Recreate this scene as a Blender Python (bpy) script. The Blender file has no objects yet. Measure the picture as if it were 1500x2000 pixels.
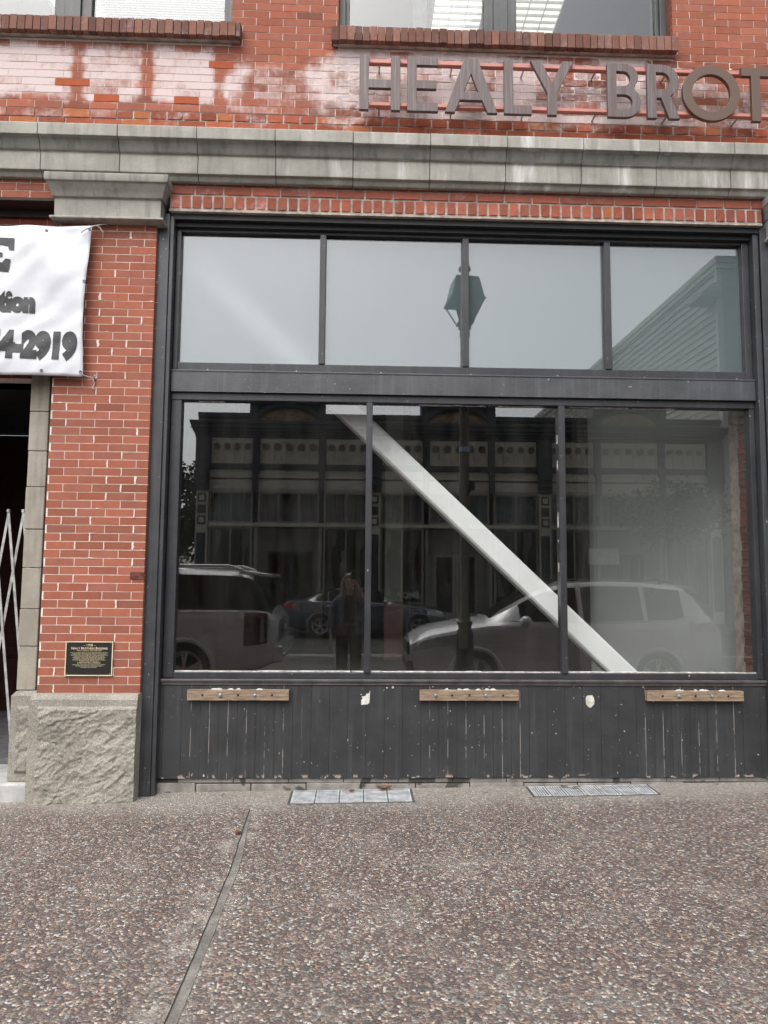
import bpy, bmesh, math, random
from mathutils import Vector, Matrix, noise
RAD = math.radians
random.seed(11)
S = bpy.context.scene
COL = S.collection

# ------------------------------------------------------------------ camera
def look(pitch, yaw, roll):
    p, y, r = RAD(pitch), RAD(yaw), RAD(roll)
    f = Vector((math.sin(y)*math.cos(p), math.cos(y)*math.cos(p), math.sin(p)))
    rt = Vector((math.cos(y), -math.sin(y), 0)); up = rt.cross(f)
    r2 = rt*math.cos(r)+up*math.sin(r); u2 = up*math.cos(r)-rt*math.sin(r)
    return Matrix((r2, u2, -f)).transposed()
cd = bpy.data.cameras.new('camera'); cam = bpy.data.objects.new('camera', cd); COL.objects.link(cam)
cd.sensor_fit = 'HORIZONTAL'; cd.sensor_width = 36; cd.lens = 36*1400/1500
cd.clip_start = .02; cd.clip_end = 1500
cam.matrix_world = Matrix.Translation((0, -5.3, 1.65)) @ look(5.0, 2.0, .45).to_4x4()
S.camera = cam

# ------------------------------------------------------------------ world, sun, exposure
SUN_EL, SUN_AZ = 55, 200      # sun high behind the photographer, veiled by cloud
w = bpy.data.worlds.new('World'); S.world = w; w.use_nodes = True
nt = w.node_tree; nt.nodes.clear()
sky = nt.nodes.new('ShaderNodeTexSky'); sky.sky_type = 'NISHITA'; sky.sun_disc = False
sky.sun_elevation = RAD(SUN_EL); sky.sun_rotation = RAD(SUN_AZ)
sky.air_density = 1.0; sky.dust_density = 4.0; sky.ozone_density = 1.0
hs = nt.nodes.new('ShaderNodeHueSaturation'); hs.inputs['Saturation'].default_value = .27
bg = nt.nodes.new('ShaderNodeBackground'); bg.inputs[1].default_value = .15
wo = nt.nodes.new('ShaderNodeOutputWorld')
nt.links.new(sky.outputs[0], hs.inputs['Color']); nt.links.new(hs.outputs[0], bg.inputs[0]); nt.links.new(bg.outputs[0], wo.inputs[0])
sd = bpy.data.lights.new('sun', 'SUN'); sun = bpy.data.objects.new('sun', sd); COL.objects.link(sun)
sd.energy = .5; sd.angle = RAD(50); sd.color = (1, .96, .9)
_a = RAD(SUN_AZ); _e = RAD(SUN_EL)
sdir = Vector((math.sin(_a)*math.cos(_e), math.cos(_a)*math.cos(_e), math.sin(_e)))
sun.rotation_euler = sdir.to_track_quat('Z', 'Y').to_euler()
S.view_settings.view_transform = 'Standard'; S.view_settings.look = 'None'
S.view_settings.exposure = 1.0; S.view_settings.gamma = 1
S.cycles.transparent_max_bounces = 24; S.cycles.max_bounces = 10; S.cycles.glossy_bounces = 5
S.cycles.sample_clamp_indirect = 6; S.cycles.use_adaptive_sampling = False
S.cycles.caustics_reflective = False; S.cycles.caustics_refractive = True

# ------------------------------------------------------------------ mesh helpers
class MB:
    def __init__(s): s.v = []; s.f = []; s.m = []; s.a = {}
    def add(s, vs, fs, mi=0, **at):
        o = len(s.v); s.v += [tuple(p) for p in vs]; s.f += [tuple(i+o for i in f) for f in fs]; s.m += [mi]*len(fs)
        for k, val in at.items():
            L = s.a.setdefault(k, []); L += [0]*(o-len(L)); L += [val]*len(vs) if not isinstance(val, list) else val
        return s
    def box(s, x0, x1, y0, y1, z0, z1, mi=0, **at):
        return s.add([(x0,y0,z0),(x1,y0,z0),(x1,y1,z0),(x0,y1,z0),(x0,y0,z1),(x1,y0,z1),(x1,y1,z1),(x0,y1,z1)],
                     [(0,3,2,1),(4,5,6,7),(0,1,5,4),(1,2,6,5),(2,3,7,6),(3,0,4,7)], mi, **at)
    def obox(s, c, ax, sx, sy, sz, mi=0):            # oriented box, ax = 3 unit vectors
        c = Vector(c); X, Y, Z = [Vector(a) for a in ax]
        P = [c+X*(i*sx/2)+Y*(j*sy/2)+Z*(k*sz/2) for k in (-1,1) for (i,j) in ((-1,-1),(1,-1),(1,1),(-1,1))]
        return s.add(P, [(0,3,2,1),(4,5,6,7),(0,1,5,4),(1,2,6,5),(2,3,7,6),(3,0,4,7)], mi)
    def bar(s, a, b, wx, wz, up=(0,0,1), mi=0):
        a, b = Vector(a), Vector(b); X = (b-a).normalized(); Y = Vector(up).cross(X).normalized(); Z = X.cross(Y)
        return s.obox((a+b)/2, (X,Y,Z), (b-a).length, wx, wz, mi)
    def loft(s, rings, closed=True, caps=True, mi=0):
        n = len(rings[0]); vs = [p for r in rings for p in r]; fs = []
        for i in range(len(rings)-1):
            for j in range(n if closed else n-1):
                k = (j+1) % n; fs.append((i*n+j, i*n+k, (i+1)*n+k, (i+1)*n+j))
        if caps: fs += [tuple(range(n))[::-1], tuple((len(rings)-1)*n+j for j in range(n))]
        return s.add(vs, fs, mi)
    def prism(s, poly, y0, y1, mi=0):                 # polygon in x,z pushed along y
        return s.loft([[(x,y0,z) for x,z in poly],[(x,y1,z) for x,z in poly]], mi=mi)
    def tube(s, pts, r, n=8, mi=0, caps=True):
        pts = [Vector(p) for p in pts]; rings = []; rr = r if isinstance(r, (list,tuple)) else [r]*len(pts)
        d = (pts[1]-pts[0]).normalized(); u = d.orthogonal().normalized()
        for i, p in enumerate(pts):
            d = (pts[min(i+1,len(pts)-1)]-pts[max(i-1,0)]).normalized()
            u = (u-d*u.dot(d)).normalized(); v = d.cross(u)
            rings.append([p+(u*math.cos(t)+v*math.sin(t))*rr[i] for t in [2*math.pi*k/n for k in range(n)]])
        return s.loft(rings, caps=caps, mi=mi)
    def lathe(s, prof, c=(0,0,0), n=20, ax='z', mi=0, caps=True):
        rings = []
        for r, h in prof:
            ring = []
            for k in range(n):
                t = 2*math.pi*k/n; a, b = r*math.cos(t), r*math.sin(t)
                p = (a,b,h) if ax == 'z' else ((a,h,b) if ax == 'y' else (h,a,b))
                ring.append((c[0]+p[0], c[1]+p[1], c[2]+p[2]))
            rings.append(ring)
        return s.loft(rings, mi=mi, caps=caps)
    def ell(s, c, r, n=14, m=9, mi=0, fn=None):
        rings = []
        for i in range(1, m):
            t = math.pi*i/m
            rings.append([(c[0]+r[0]*math.sin(t)*math.cos(2*math.pi*k/n), c[1]+r[1]*math.sin(t)*math.sin(2*math.pi*k/n), c[2]-r[2]*math.cos(t)) for k in range(n)])
        if fn: rings = [[fn(Vector(p)) for p in rg] for rg in rings]
        return s.loft(rings, mi=mi)
    def grid(s, fn, nu, nv, mi=0):
        vs = [fn(i/nu, j/nv) for j in range(nv+1) for i in range(nu+1)]
        fs = [(j*(nu+1)+i, j*(nu+1)+i+1, (j+1)*(nu+1)+i+1, (j+1)*(nu+1)+i) for j in range(nv) for i in range(nu)]
        return s.add(vs, fs, mi)
    def mesh(s, me, M=None, mi=0):
        return s.add([(M @ v.co if M else v.co) for v in me.vertices], [tuple(p.vertices) for p in me.polygons], mi)
    def build(s, name, mats, parent=None, smooth=None, bevel=0, seg=2, loc=None, fix=True):
        me = bpy.data.meshes.new(name); off = Vector(loc) if loc else Vector((0,0,0))
        me.from_pydata([tuple(Vector(p)-off) for p in s.v], [], s.f)
        for mm in (mats if isinstance(mats, (list,tuple)) else [mats]): me.materials.append(mm)
        me.polygons.foreach_set('material_index', s.m)
        for k, L in s.a.items():
            L += [0]*(len(s.v)-len(L))
            if k == 'bc':
                a = me.attributes.new(k, 'FLOAT_COLOR', 'POINT'); a.data.foreach_set('color', [c for t in L for c in ((*t,1) if isinstance(t, tuple) else (0,0,0,1))])
            else:
                a = me.attributes.new(k, 'FLOAT', 'POINT'); a.data.foreach_set('value', [float(x) for x in L])
        if fix:
            b = bmesh.new(); b.from_mesh(me); bmesh.ops.recalc_face_normals(b, faces=b.faces); b.to_mesh(me); b.free()
        if smooth is not None:
            me.shade_smooth(); me.set_sharp_from_angle(angle=RAD(smooth))
        o = bpy.data.objects.new(name, me); COL.objects.link(o); o.location = off
        if parent: o.parent = parent
        if bevel:
            md = o.modifiers.new('edge', 'BEVEL'); md.width = bevel; md.segments = seg; md.limit_method = 'ANGLE'; md.angle_limit = RAD(40)
        return o

def tag(o, label=None, cat=None, group=None, kind=None):
    if label: o['label'] = label
    if cat: o['category'] = cat
    if group: o['group'] = group
    if kind: o['kind'] = kind
    return o
def thing(name, label, cat, loc=(0,0,0), rz=0, group=None):
    o = bpy.data.objects.new(name, None); COL.objects.link(o); o.location = loc; o.rotation_euler = (0,0,rz); o.empty_display_size = .1
    return tag(o, label, cat, group)
def curve_mesh(splines, ext, bev=0, res=3):          # filled 2D outlines (holes by nesting) -> mesh in x,y with thickness in z
    c = bpy.data.curves.new('outline', 'CURVE'); c.dimensions = '2D'; c.fill_mode = 'BOTH'; c.extrude = ext; c.bevel_depth = bev; c.bevel_resolution = 1
    for pts in splines:
        sp = c.splines.new('POLY'); sp.points.add(len(pts)-1); sp.use_cyclic_u = True
        for q, p in zip(sp.points, pts): q.co = (p[0], p[1], 0, 1)
    return curve_to_mesh(c)
def curve_to_mesh(c):
    o = bpy.data.objects.new('tmp_outline', c); COL.objects.link(o)
    dg = bpy.context.evaluated_depsgraph_get(); me = bpy.data.meshes.new_from_object(o.evaluated_get(dg))
    bpy.data.objects.remove(o); bpy.data.curves.remove(c)
    return me
def text_mesh(txt, size, offset=0, shear=0, align='LEFT', ext=0, space=1.0):
    c = bpy.data.curves.new('lettering', 'FONT'); c.body = txt; c.size = size; c.offset = offset; c.shear = shear
    c.align_x = align; c.extrude = ext; c.resolution_u = 4; c.space_character = space; c.fill_mode = 'FRONT' if not ext else 'BOTH'
    return curve_to_mesh(c)
FRONT = Matrix(((1,0,0,0),(0,0,-1,0),(0,1,0,0),(0,0,0,1)))   # text plane -> facade plane facing -y
def nz(x, y, z=0): return noise.noise(Vector((x, y, z)))
def fbm(x, y, z=0, o=4):
    t = 0; a = 1
    for i in range(o): t += a*noise.noise(Vector((x, y, z))); x *= 2.03; y *= 2.03; z *= 2.03; a *= .5
    return t

# ------------------------------------------------------------------ material helpers
class NB:
    def __init__(s, name):
        s.mat = bpy.data.materials.new(name); s.mat.use_nodes = True; s.nt = s.mat.node_tree; s.nt.nodes.clear()
        s.out = s.n('ShaderNodeOutputMaterial'); s.p = s.n('ShaderNodeBsdfPrincipled'); s.l(s.p.outputs[0], s.out.inputs[0])
        s.tc = s.n('ShaderNodeTexCoord'); s.obj = s.tc.outputs['Object']
    def n(s, t, **k):
        x = s.nt.nodes.new(t)
        for a, b in k.items(): setattr(x, a, b)
        return x
    def l(s, a, b): s.nt.links.new(a, b)
    def put(s, sock, v):
        if isinstance(v, bpy.types.NodeSocket): s.l(v, sock)
        elif isinstance(v, (tuple,list)) and len(v) == 3 and sock.type == 'RGBA': sock.default_value = (*v, 1)
        else: sock.default_value = v
    def map(s, scale=(1,1,1), vec=None):
        m = s.n('ShaderNodeMapping'); m.inputs['Scale'].default_value = scale; s.l(vec or s.obj, m.inputs[0]); return m.outputs[0]
    def noise(s, scale, detail=4, rough=.55, vec=None):
        x = s.n('ShaderNodeTexNoise'); s.l(vec or s.obj, x.inputs['Vector']); x.inputs['Scale'].default_value = scale
        x.inputs['Detail'].default_value = detail; x.inputs['Roughness'].default_value = rough; return x.outputs['Fac']
    def vor(s, scale, feature='F1', vec=None, out='Distance', dim='3D'):
        x = s.n('ShaderNodeTexVoronoi', feature=feature, voronoi_dimensions=dim); s.l(vec or s.obj, x.inputs['Vector']); x.inputs['Scale'].default_value = scale; return x.outputs[out]
    def ramp(s, fac, stops, mode='LINEAR'):
        x = s.n('ShaderNodeValToRGB'); r = x.color_ramp; r.interpolation = mode; s.l(fac, x.inputs[0])
        while len(r.elements) < len(stops): r.elements.new(.5)
        for e, (p, c) in zip(r.elements, stops): e.position = p; e.color = (*c, 1) if isinstance(c, tuple) else (c, c, c, 1)
        return x.outputs[0]
    def mix(s, fac, a, b, mode='MIX'):
        x = s.n('ShaderNodeMix', data_type='RGBA', blend_type=mode); s.put(x.inputs[0], fac); s.put(x.inputs[6], a); s.put(x.inputs[7], b); return x.outputs[2]
    def math(s, op, a, b=0, clamp=False):
        x = s.n('ShaderNodeMath', operation=op, use_clamp=clamp); s.put(x.inputs[0], a); s.put(x.inputs[1], b); return x.outputs[0]
    def sep(s, vec=None):
        x = s.n('ShaderNodeSeparateXYZ'); s.l(vec or s.obj, x.inputs[0]); return x.outputs
    def smooth(s, v, a, b):
        x = s.n('ShaderNodeMapRange', interpolation_type='SMOOTHSTEP'); s.put(x.inputs[0], v); x.inputs[1].default_value = a; x.inputs[2].default_value = b; return x.outputs[0]
    def attr(s, name):
        x = s.n('ShaderNodeAttribute', attribute_name=name); return x
    def bump(s, h, dist=.01, strength=1, prev=None):
        x = s.n('ShaderNodeBump'); s.put(x.inputs['Height'], h); x.inputs['Distance'].default_value = dist; s.put(x.inputs['Strength'], strength)
        if prev: s.l(prev, x.inputs['Normal'])
        return x.outputs[0]
    def done(s, col=None, rough=None, nrm=None, metal=None, **k):
        if col is not None: s.put(s.p.inputs['Base Color'], col)
        if rough is not None: s.put(s.p.inputs['Roughness'], rough)
        if nrm is not None: s.l(nrm, s.p.inputs['Normal'])
        if metal is not None: s.p.inputs['Metallic'].default_value = metal
        for a, b in k.items(): s.put(s.p.inputs[a], b)
        return s.mat
MATS = {}
def mat(name, col, rough=.6, metal=0, var=.18, vs=6, bump=.0, bs=70, stretch=(1,1,1), coat=0, speck=None, spec=.5):
    if name in MATS: return MATS[name]
    b = NB(name); v = b.map(stretch)
    f = b.noise(vs, 5, .6, v); k = 1-var; j = 1+var
    c = b.mix(b.smooth(f, .3, .7), tuple(x*k for x in col), tuple(min(1, x*j) for x in col))
    if speck:
        c = b.mix(b.smooth(b.noise(speck[1], 2, .5, v), speck[2], speck[2]+.04), c, speck[0])
    nrm = b.bump(b.noise(bs, 4, .6, v), .01, bump) if bump else None
    r = b.math('ADD', b.math('MULTIPLY', b.noise(vs*2.3, 3), .16), rough-.08)
    MATS[name] = b.done(c, r, nrm, metal, **{'Coat Weight': coat, 'Specular IOR Level': spec})
    return MATS[name]

def glass_mat(name, tint=(.93,.96,.95), gain=1.0, wav=.0, dust=0):
    b = NB(name); b.nt.nodes.remove(b.p)
    g = b.n('ShaderNodeNewGeometry')
    d = b.n('ShaderNodeVectorMath', operation='DOT_PRODUCT'); b.l(g.outputs['Normal'], d.inputs[0]); b.l(g.outputs['Incoming'], d.inputs[1])
    c = b.math('ABSOLUTE', d.outputs['Value']); q = b.math('POWER', b.math('SUBTRACT', 1, c, True), 5)
    F = b.math('ADD', b.math('MULTIPLY', q, .96), .042*gain, True)
    t = b.n('ShaderNodeBsdfTransparent'); t.inputs[0].default_value = (*tint, 1)
    gl = b.n('ShaderNodeBsdfGlossy'); gl.inputs['Roughness'].default_value = 0; gl.inputs['Color'].default_value = (1,1,1,1)
    if wav: b.l(b.bump(b.noise(.9, 1, .4), .02, wav), gl.inputs['Normal'])
    m = b.n('ShaderNodeMixShader'); b.l(F, m.inputs[0]); b.l(t.outputs[0], m.inputs[1]); b.l(gl.outputs[0], m.inputs[2])
    if dust:
        df = b.n('ShaderNodeBsdfDiffuse'); df.inputs[0].default_value = (.8,.79,.75,1); m2 = b.n('ShaderNodeMixShader')
        st = b.noise(1, 4, .6, b.map((9, 9, 1.2))); b.l(b.math('MULTIPLY', b.smooth(st, .2, .8), dust*2), m2.inputs[0]); b.l(m.outputs[0], m2.inputs[1]); b.l(df.outputs[0], m2.inputs[2]); m = m2
    b.l(m.outputs[0], b.out.inputs[0])
    return b.mat
GLASS = glass_mat('window_glass', (.985,.988,.985), gain=2.3, dust=.0042)
GLASS_UP = glass_mat('upper_window_glass', (.86,.88,.89), gain=1.6)
GLASS_FAR = glass_mat('far_window_glass', gain=.35)

def film_mat():                                         # frosted film behind the transom panes
    b = NB('frosted_film'); b.nt.nodes.remove(b.p)
    d = b.n('ShaderNodeBsdfDiffuse'); fib = b.noise(1, 4, .6, b.map((60, 1, 260)))
    b.l(b.mix(fib, (.285,.385,.41), (.345,.455,.48)), d.inputs[0])
    t = b.n('ShaderNodeBsdfTranslucent'); t.inputs[0].default_value = (.7,.75,.74,1)
    r = b.n('ShaderNodeBsdfRefraction'); r.inputs['IOR'].default_value = 1.5; r.inputs['Roughness'].default_value = .84; r.inputs['Color'].default_value = (.9,.93,.92,1)
    m1 = b.n('ShaderNodeMixShader'); m1.inputs[0].default_value = .8; b.l(t.outputs[0], m1.inputs[1]); b.l(r.outputs[0], m1.inputs[2])
    m2 = b.n('ShaderNodeMixShader'); m2.inputs[0].default_value = .66; b.l(d.outputs[0], m2.inputs[1]); b.l(m1.outputs[0], m2.inputs[2]); b.l(m2.outputs[0], b.out.inputs[0])
    return b.mat
FILM = film_mat()

def brick_mat():
    b = NB('fired_brick'); a = b.attr('bc').outputs['Color']; wh = b.attr('wh').outputs['Fac']; rg = b.attr('rg').outputs['Fac']
    n1 = b.noise(14, 5, .65); n2 = b.noise(120, 3, .6); n3 = b.noise(5, 6, .7); st = b.noise(1, 4, .6, b.map((26, 26, 3)))
    c = b.mix(b.math('MULTIPLY', b.smooth(n1, .35, .75), .35), a, b.mix(1, a, (.62,.52,.50), 'MULTIPLY'))
    c = b.mix(b.math('MULTIPLY', b.smooth(n2, .55, .8), .25), c, (.10,.035,.03))
    # lime bloom / old paint: strong where wh is high, broken up by noise
    br = b.math('ADD', b.math('ADD', b.math('MULTIPLY', n3, .75), b.math('MULTIPLY', b.noise(24, 5, .75), .65)), b.math('ADD', b.math('MULTIPLY', st, .4), b.math('MULTIPLY', n2, .35)))
    f = b.smooth(b.math('ADD', wh, b.math('SUBTRACT', br, 1.075)), .22, .85)
    c = b.mix(b.math('MULTIPLY', f, .88), c, (.68,.58,.57))
    nr = b.bump(n2, .004, .25); nr = b.bump(b.math('ADD', b.noise(60, 6, .7), b.math('MULTIPLY', n1, .8)), .012, b.math('MULTIPLY', rg, .9), nr)
    return b.done(c, .92, nr, **{'Specular IOR Level': .15})
BRICK = brick_mat()
MORTAR = mat('white_lime_mortar', (.72,.62,.56), .9, var=.15, vs=20, bump=.4, bs=160)
MORTAR_ROUGH = mat('coarse_lime_mortar', (.44,.37,.32), .95, var=.3, vs=12, bump=.9, bs=90)

def stone_mat(name, base, streak=0., white=0.):
    b = NB(name); o = b.sep()
    n1 = b.noise(3.5, 6, .65); n2 = b.noise(90, 4, .7); st = b.noise(1, 5, .6, b.map((16, 16, 1.3))); st2 = b.noise(1, 5, .65, b.map((7, 7, .9)))
    c = b.mix(b.smooth(n1, .3, .7), tuple(x*.82 for x in base), tuple(x*1.12 for x in base))
    c = b.mix(b.math('MULTIPLY', b.smooth(n2, .5, .75), .3), c, tuple(x*.5 for x in base))
    if streak: c = b.mix(b.math('MULTIPLY', b.smooth(st, .48, .68), streak), c, (.075,.075,.066))
    if white:
        m = b.math('MULTIPLY', b.smooth(st2, .5, .72), b.smooth(o[0], -1.3, .6))
        c = b.mix(b.math('MULTIPLY', m, white), c, (.66,.66,.63))
    return b.done(c, .9, b.bump(b.math('ADD', n2, b.math('MULTIPLY', n1, .6)), .006, .55), **{'Specular IOR Level': .25})
STONE = stone_mat('grey_sandstone', (.38,.365,.325), .26, 1.0)
STONE_CAP = stone_mat('capital_sandstone', (.36,.342,.305), .35)
STONE_COVE = stone_mat('dark_sandstone', (.23,.222,.20), .5)
def plinth_mat():
    b = NB('plinth_granite'); n1 = b.noise(3.2, 6, .65); n2 = b.noise(150, 3, .7); sp = b.vor(170, 'F1', None, 'Color'); q = b.n('ShaderNodeSeparateColor'); b.l(sp, q.inputs[0])
    c = b.mix(b.smooth(n1, .32, .68), (.255,.24,.205), (.36,.335,.285)); c = b.mix(b.math('MULTIPLY', b.smooth(q.outputs[0], .70, .9), .55), c, (.13,.125,.11)); c = b.mix(b.math('MULTIPLY', b.smooth(q.outputs[1], .82, .95), .6), c, (.56,.53,.46))
    c = b.mix(b.math('MULTIPLY', b.smooth(b.noise(9, 6, .75), .5, .72), .4), c, (.16,.155,.135))
    return b.done(c, .92, b.bump(n2, .006, .7), **{'Specular IOR Level': .2})
STONE_BASE = plinth_mat()
STONE_JAMB = stone_mat('jamb_limestone', (.34,.31,.26), .3)
CONC = mat('foundation_block', (.27,.25,.23), .95, var=.3, vs=9, bump=.7, bs=150, speck=((.075,.07,.062), 4.5, .58))
STEP = mat('pale_concrete', (.46,.46,.45), .9, var=.2, vs=7, bump=.5, bs=110)

def painted(name, base, rough=.45, chips=0, boards=False):
    b = NB(name); n1 = b.noise(4, 5, .6); n2 = b.noise(60, 3); st = b.noise(1, 4, .6, b.map((22, 22, 1.1)))
    c = b.mix(b.smooth(n1, .3, .72), tuple(x*.8 for x in base), tuple(x*1.25 for x in base))
    c = b.mix(b.math('MULTIPLY', b.smooth(st, .5, .75), .35), c, tuple(x*2.1+.01 for x in base))
    sp = b.smooth(b.noise(38, 2, .5), .735-chips*.02, .75)
    c = b.mix(b.math('MULTIPLY', sp, .75), c, (.42,.40,.37))
    if boards:
        o = b.sep(); fr = b.math('FRACT', b.math('DIVIDE', b.math('ADD', o[0], 13.5*.5), .135))
        edge = b.math('ABSOLUTE', b.math('SUBTRACT', fr, .5)); line = b.smooth(edge, .478, .492)
        zone = b.math('ADD', b.math('ADD', b.math('MULTIPLY', b.smooth(o[0], -1.28, -1.2), b.smooth(o[0], -.36, -.5)),
                      b.math('MULTIPLY', b.smooth(o[0], .42, .5), b.smooth(o[0], 1.32, 1.22))), b.math('MULTIPLY', b.smooth(o[0], 2.05, 2.15), b.smooth(o[0], 2.95, 2.85)))
        frag = b.smooth(b.noise(1, 3, .6, b.map((3, 3, 7))), .42, .55)
        c = b.mix(b.math('MULTIPLY', b.math('MULTIPLY', line, zone), b.math('MULTIPLY', frag, .8)), c, (.34,.31,.28))
        foot = b.math('MULTIPLY', b.smooth(o[2], .195, .17), b.smooth(b.noise(16, 3), .58, .62))
        c = b.mix(foot, c, (.36,.28,.24))
    return b.done(c, rough, b.bump(b.math('ADD', n2, b.math('MULTIPLY', st, .7)), .004, .3))
PAINT = painted('charcoal_gloss_paint', (.040,.042,.046), .42)
PAINT_FRAME = painted('dark_window_paint', (.036,.036,.040), .38)
PAINT_BAND = painted('slate_band_paint', (.062,.064,.069), .4)
PAINT_BOARD = painted('flaking_board_paint', (.034,.0352,.037), .5, 1, True)
PAINT_UP = painted('upper_window_paint', (.05,.052,.052), .45)
BLACK = mat('flat_black', (.012,.012,.013), .7)
WHITE_BEAM = mat('white_steel_paint', (.88,.90,.88), .5, var=.04, vs=3)
PUTTY = mat('white_glazing_putty', (.62,.61,.58), .8, var=.35, vs=25, bump=.5)

def aggregate():
    b = NB('exposed_aggregate'); o = b.sep()
    wob = b.n('ShaderNodeMix', data_type='VECTOR'); nzz = b.n('ShaderNodeTexNoise'); nzz.inputs['Scale'].default_value = 30; b.l(b.obj, nzz.inputs['Vector'])
    wob.inputs[0].default_value = .012; b.l(b.obj, wob.inputs[4]); b.l(nzz.outputs['Color'], wob.inputs[5]); vec = wob.outputs[1]
    SC = 80
    colr = b.vor(SC, 'F1', vec, 'Color', '2D'); edge = b.vor(SC, 'DISTANCE_TO_EDGE', vec, 'Distance', '2D'); d1 = b.vor(SC, 'F1', vec, 'Distance', '2D')
    rnd = b.n('ShaderNodeSeparateColor'); b.l(colr, rnd.inputs[0])
    cols = [(0,(0.151,0.105,0.098)),(.14,(0.211,0.161,0.142)),(.27,(0.144,0.119,0.112)),(.38,(0.266,0.250,0.233)),(.48,(0.271,0.198,0.172)),(.57,(0.099,0.099,0.100)),(.65,(0.348,0.276,0.221)),(.73,(0.179,0.124,0.117)),(.81,(0.358,0.345,0.330)),(.88,(0.429,0.285,0.219)),(.915,(0.600,0.535,0.437)),(.972,(0.600,0.600,0.600)),(.995,(0.600,0.600,0.600))]
    c = b.ramp(rnd.outputs[0], cols, 'CONSTANT')
    c = b.mix(b.math('MULTIPLY', rnd.outputs[1], .45), c, b.mix(1, c, (.55,.5,.48), 'MULTIPLY'))
    mx = b.smooth(b.math('ADD', edge, b.math('MULTIPLY', b.noise(200, 2), .10)), .07, .13)
    grain = b.noise(260, 3, .7)
    cem = b.mix(grain, (.12,.112,.10), (.27,.255,.235))
    # cement-rich band of older paving along the wall, and lime bloom beside the joint and in patches
    near = b.math('MULTIPLY', b.smooth(b.math('ADD', o[1], b.math('MULTIPLY', b.noise(3.5, 4), .55)), -.36, .25), 1)
    pat = b.smooth(b.noise(2.1, 6, .7), .46, .70)
    jx = b.math('ABSOLUTE', b.math('ADD', o[0], .70)); joint = b.math('MULTIPLY', b.smooth(jx, .20, .02), b.smooth(b.noise(9, 5, .7), .40, .62))
    haze = b.math('MAXIMUM', b.math('MULTIPLY', near, .55), b.math('MAXIMUM', b.math('MULTIPLY', pat, .34), b.math('MULTIPLY', joint, .66)))
    hz = b.math('MULTIPLY', haze, b.smooth(b.math('ADD', b.math('ADD', b.math('MULTIPLY', grain, .45), b.math('MULTIPLY', b.noise(70, 3, .7), .55)), b.math('MULTIPLY', haze, .22)), .44, .66))
    col = b.mix(mx, cem, c)
    col = b.mix(hz, col, (.50,.48,.43))
    big = b.noise(1.3, 4, .6); col = b.mix(b.math('MULTIPLY', b.smooth(big, .35, .65), .3), col, b.mix(1, col, (.6,.57,.55), 'MULTIPLY'))
    gum = b.math('MULTIPLY', b.smooth(b.math('ADD', b.vor(1.7, 'F1', None, 'Distance', '2D'), b.math('MULTIPLY', b.noise(40, 2), .012)), .036, .028), .8)
    col = b.mix(gum, col, (.095,.09,.085))
    h = b.math('ADD', b.math('MULTIPLY', mx, .8), b.math('SUBTRACT', .6, d1))
    return b.done(col, b.math('SUBTRACT', .8, b.math('MULTIPLY', mx, .22)), b.bump(b.math('ADD', h, b.math('MULTIPLY', grain, .3)), .006, .8), **{'Specular IOR Level': .35})
AGG = aggregate()
ASPHALT = mat('asphalt', (.055,.054,.052), .9, var=.25, vs=2, bump=.7, bs=140)
KERB = mat('kerb_concrete', (.30,.29,.27), .9, var=.2, vs=4, bump=.4)
STEEL = mat('galvanised_steel', (.34,.34,.34), .45, .7, var=.25, vs=30)
GRATE = mat('pale_cast_grating', (.46,.475,.49), .6, .15, var=.3, vs=14, bump=.4)
WOODB = mat('weathered_timber', (.29,.21,.145), .85, var=.4, vs=5, stretch=(2,2,22), bump=.6, bs=30)
# ================================================================== ground
def gz(x, y): return .0785+.0150*x+.006*y          # the pavement climbs to the right and falls to the kerb
ROAD = -.135
mb = MB(); mb.grid(lambda u, v: (-22+44*u, -4.45+4.62*v, gz(max(-7, min(9, -22+44*u)), -4.45+4.62*v)), 88, 8)
tag(mb.build('pavement', AGG), kind='structure')
mb = MB()
for k in range(-12, 12):
    x0 = k*1.8; a, c = max(-7, min(9, x0)), max(-7, min(9, x0+1.8))
    mb.loft([[(x0+.004,-4.62,ROAD-.05),(x0+.004,-4.455,ROAD-.05),(x0+.004,-4.455,gz(a,-4.5)+.004),(x0+.004,-4.60,gz(a,-4.5)-.004)],
             [(x0+1.796,-4.62,ROAD-.05),(x0+1.796,-4.455,ROAD-.05),(x0+1.796,-4.455,gz(c,-4.5)+.004),(x0+1.796,-4.60,gz(c,-4.5)-.004)]])
tag(mb.build('kerb', KERB, bevel=.012), kind='structure')
mb = MB(); mb.grid(lambda u, v: (-400+800*u, -400+800*v, ROAD-.02), 8, 8); tag(mb.build('ground', mat('far_ground', (.10,.095,.085), .95)), kind='structure')
mb = MB(); mb.grid(lambda u, v: (-90+180*u, -16.7+12.2*v, ROAD), 30, 4); tag(mb.build('road', ASPHALT), kind='structure')
LINE = mat('worn_road_paint', (.50,.48,.42), .8, var=.3, vs=8)
mb = MB()
for yy in (-10.3, -10.55): mb.add([(-60,yy-.05,ROAD+.004),(60,yy-.05,ROAD+.004),(60,yy+.05,ROAD+.004),(-60,yy+.05,ROAD+.004)], [(0,1,2,3)])
tag(mb.build('road_marking', LINE), kind='structure')
mb = MB()
for k in range(-8, 8):
    xx = k*6.4-.4
    mb.add([(xx,-7.2,ROAD+.004),(xx+.1,-7.2,ROAD+.004),(xx+.1,-4.9,ROAD+.004),(xx,-4.9,ROAD+.004)], [(0,1,2,3)])
    mb.add([(xx+3,-16.2,ROAD+.004),(xx+3.1,-16.2,ROAD+.004),(xx+3.1,-13.9,ROAD+.004),(xx+3,-13.9,ROAD+.004)], [(0,1,2,3)])
tag(mb.build('parking_bay_marking', LINE), kind='structure')
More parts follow.
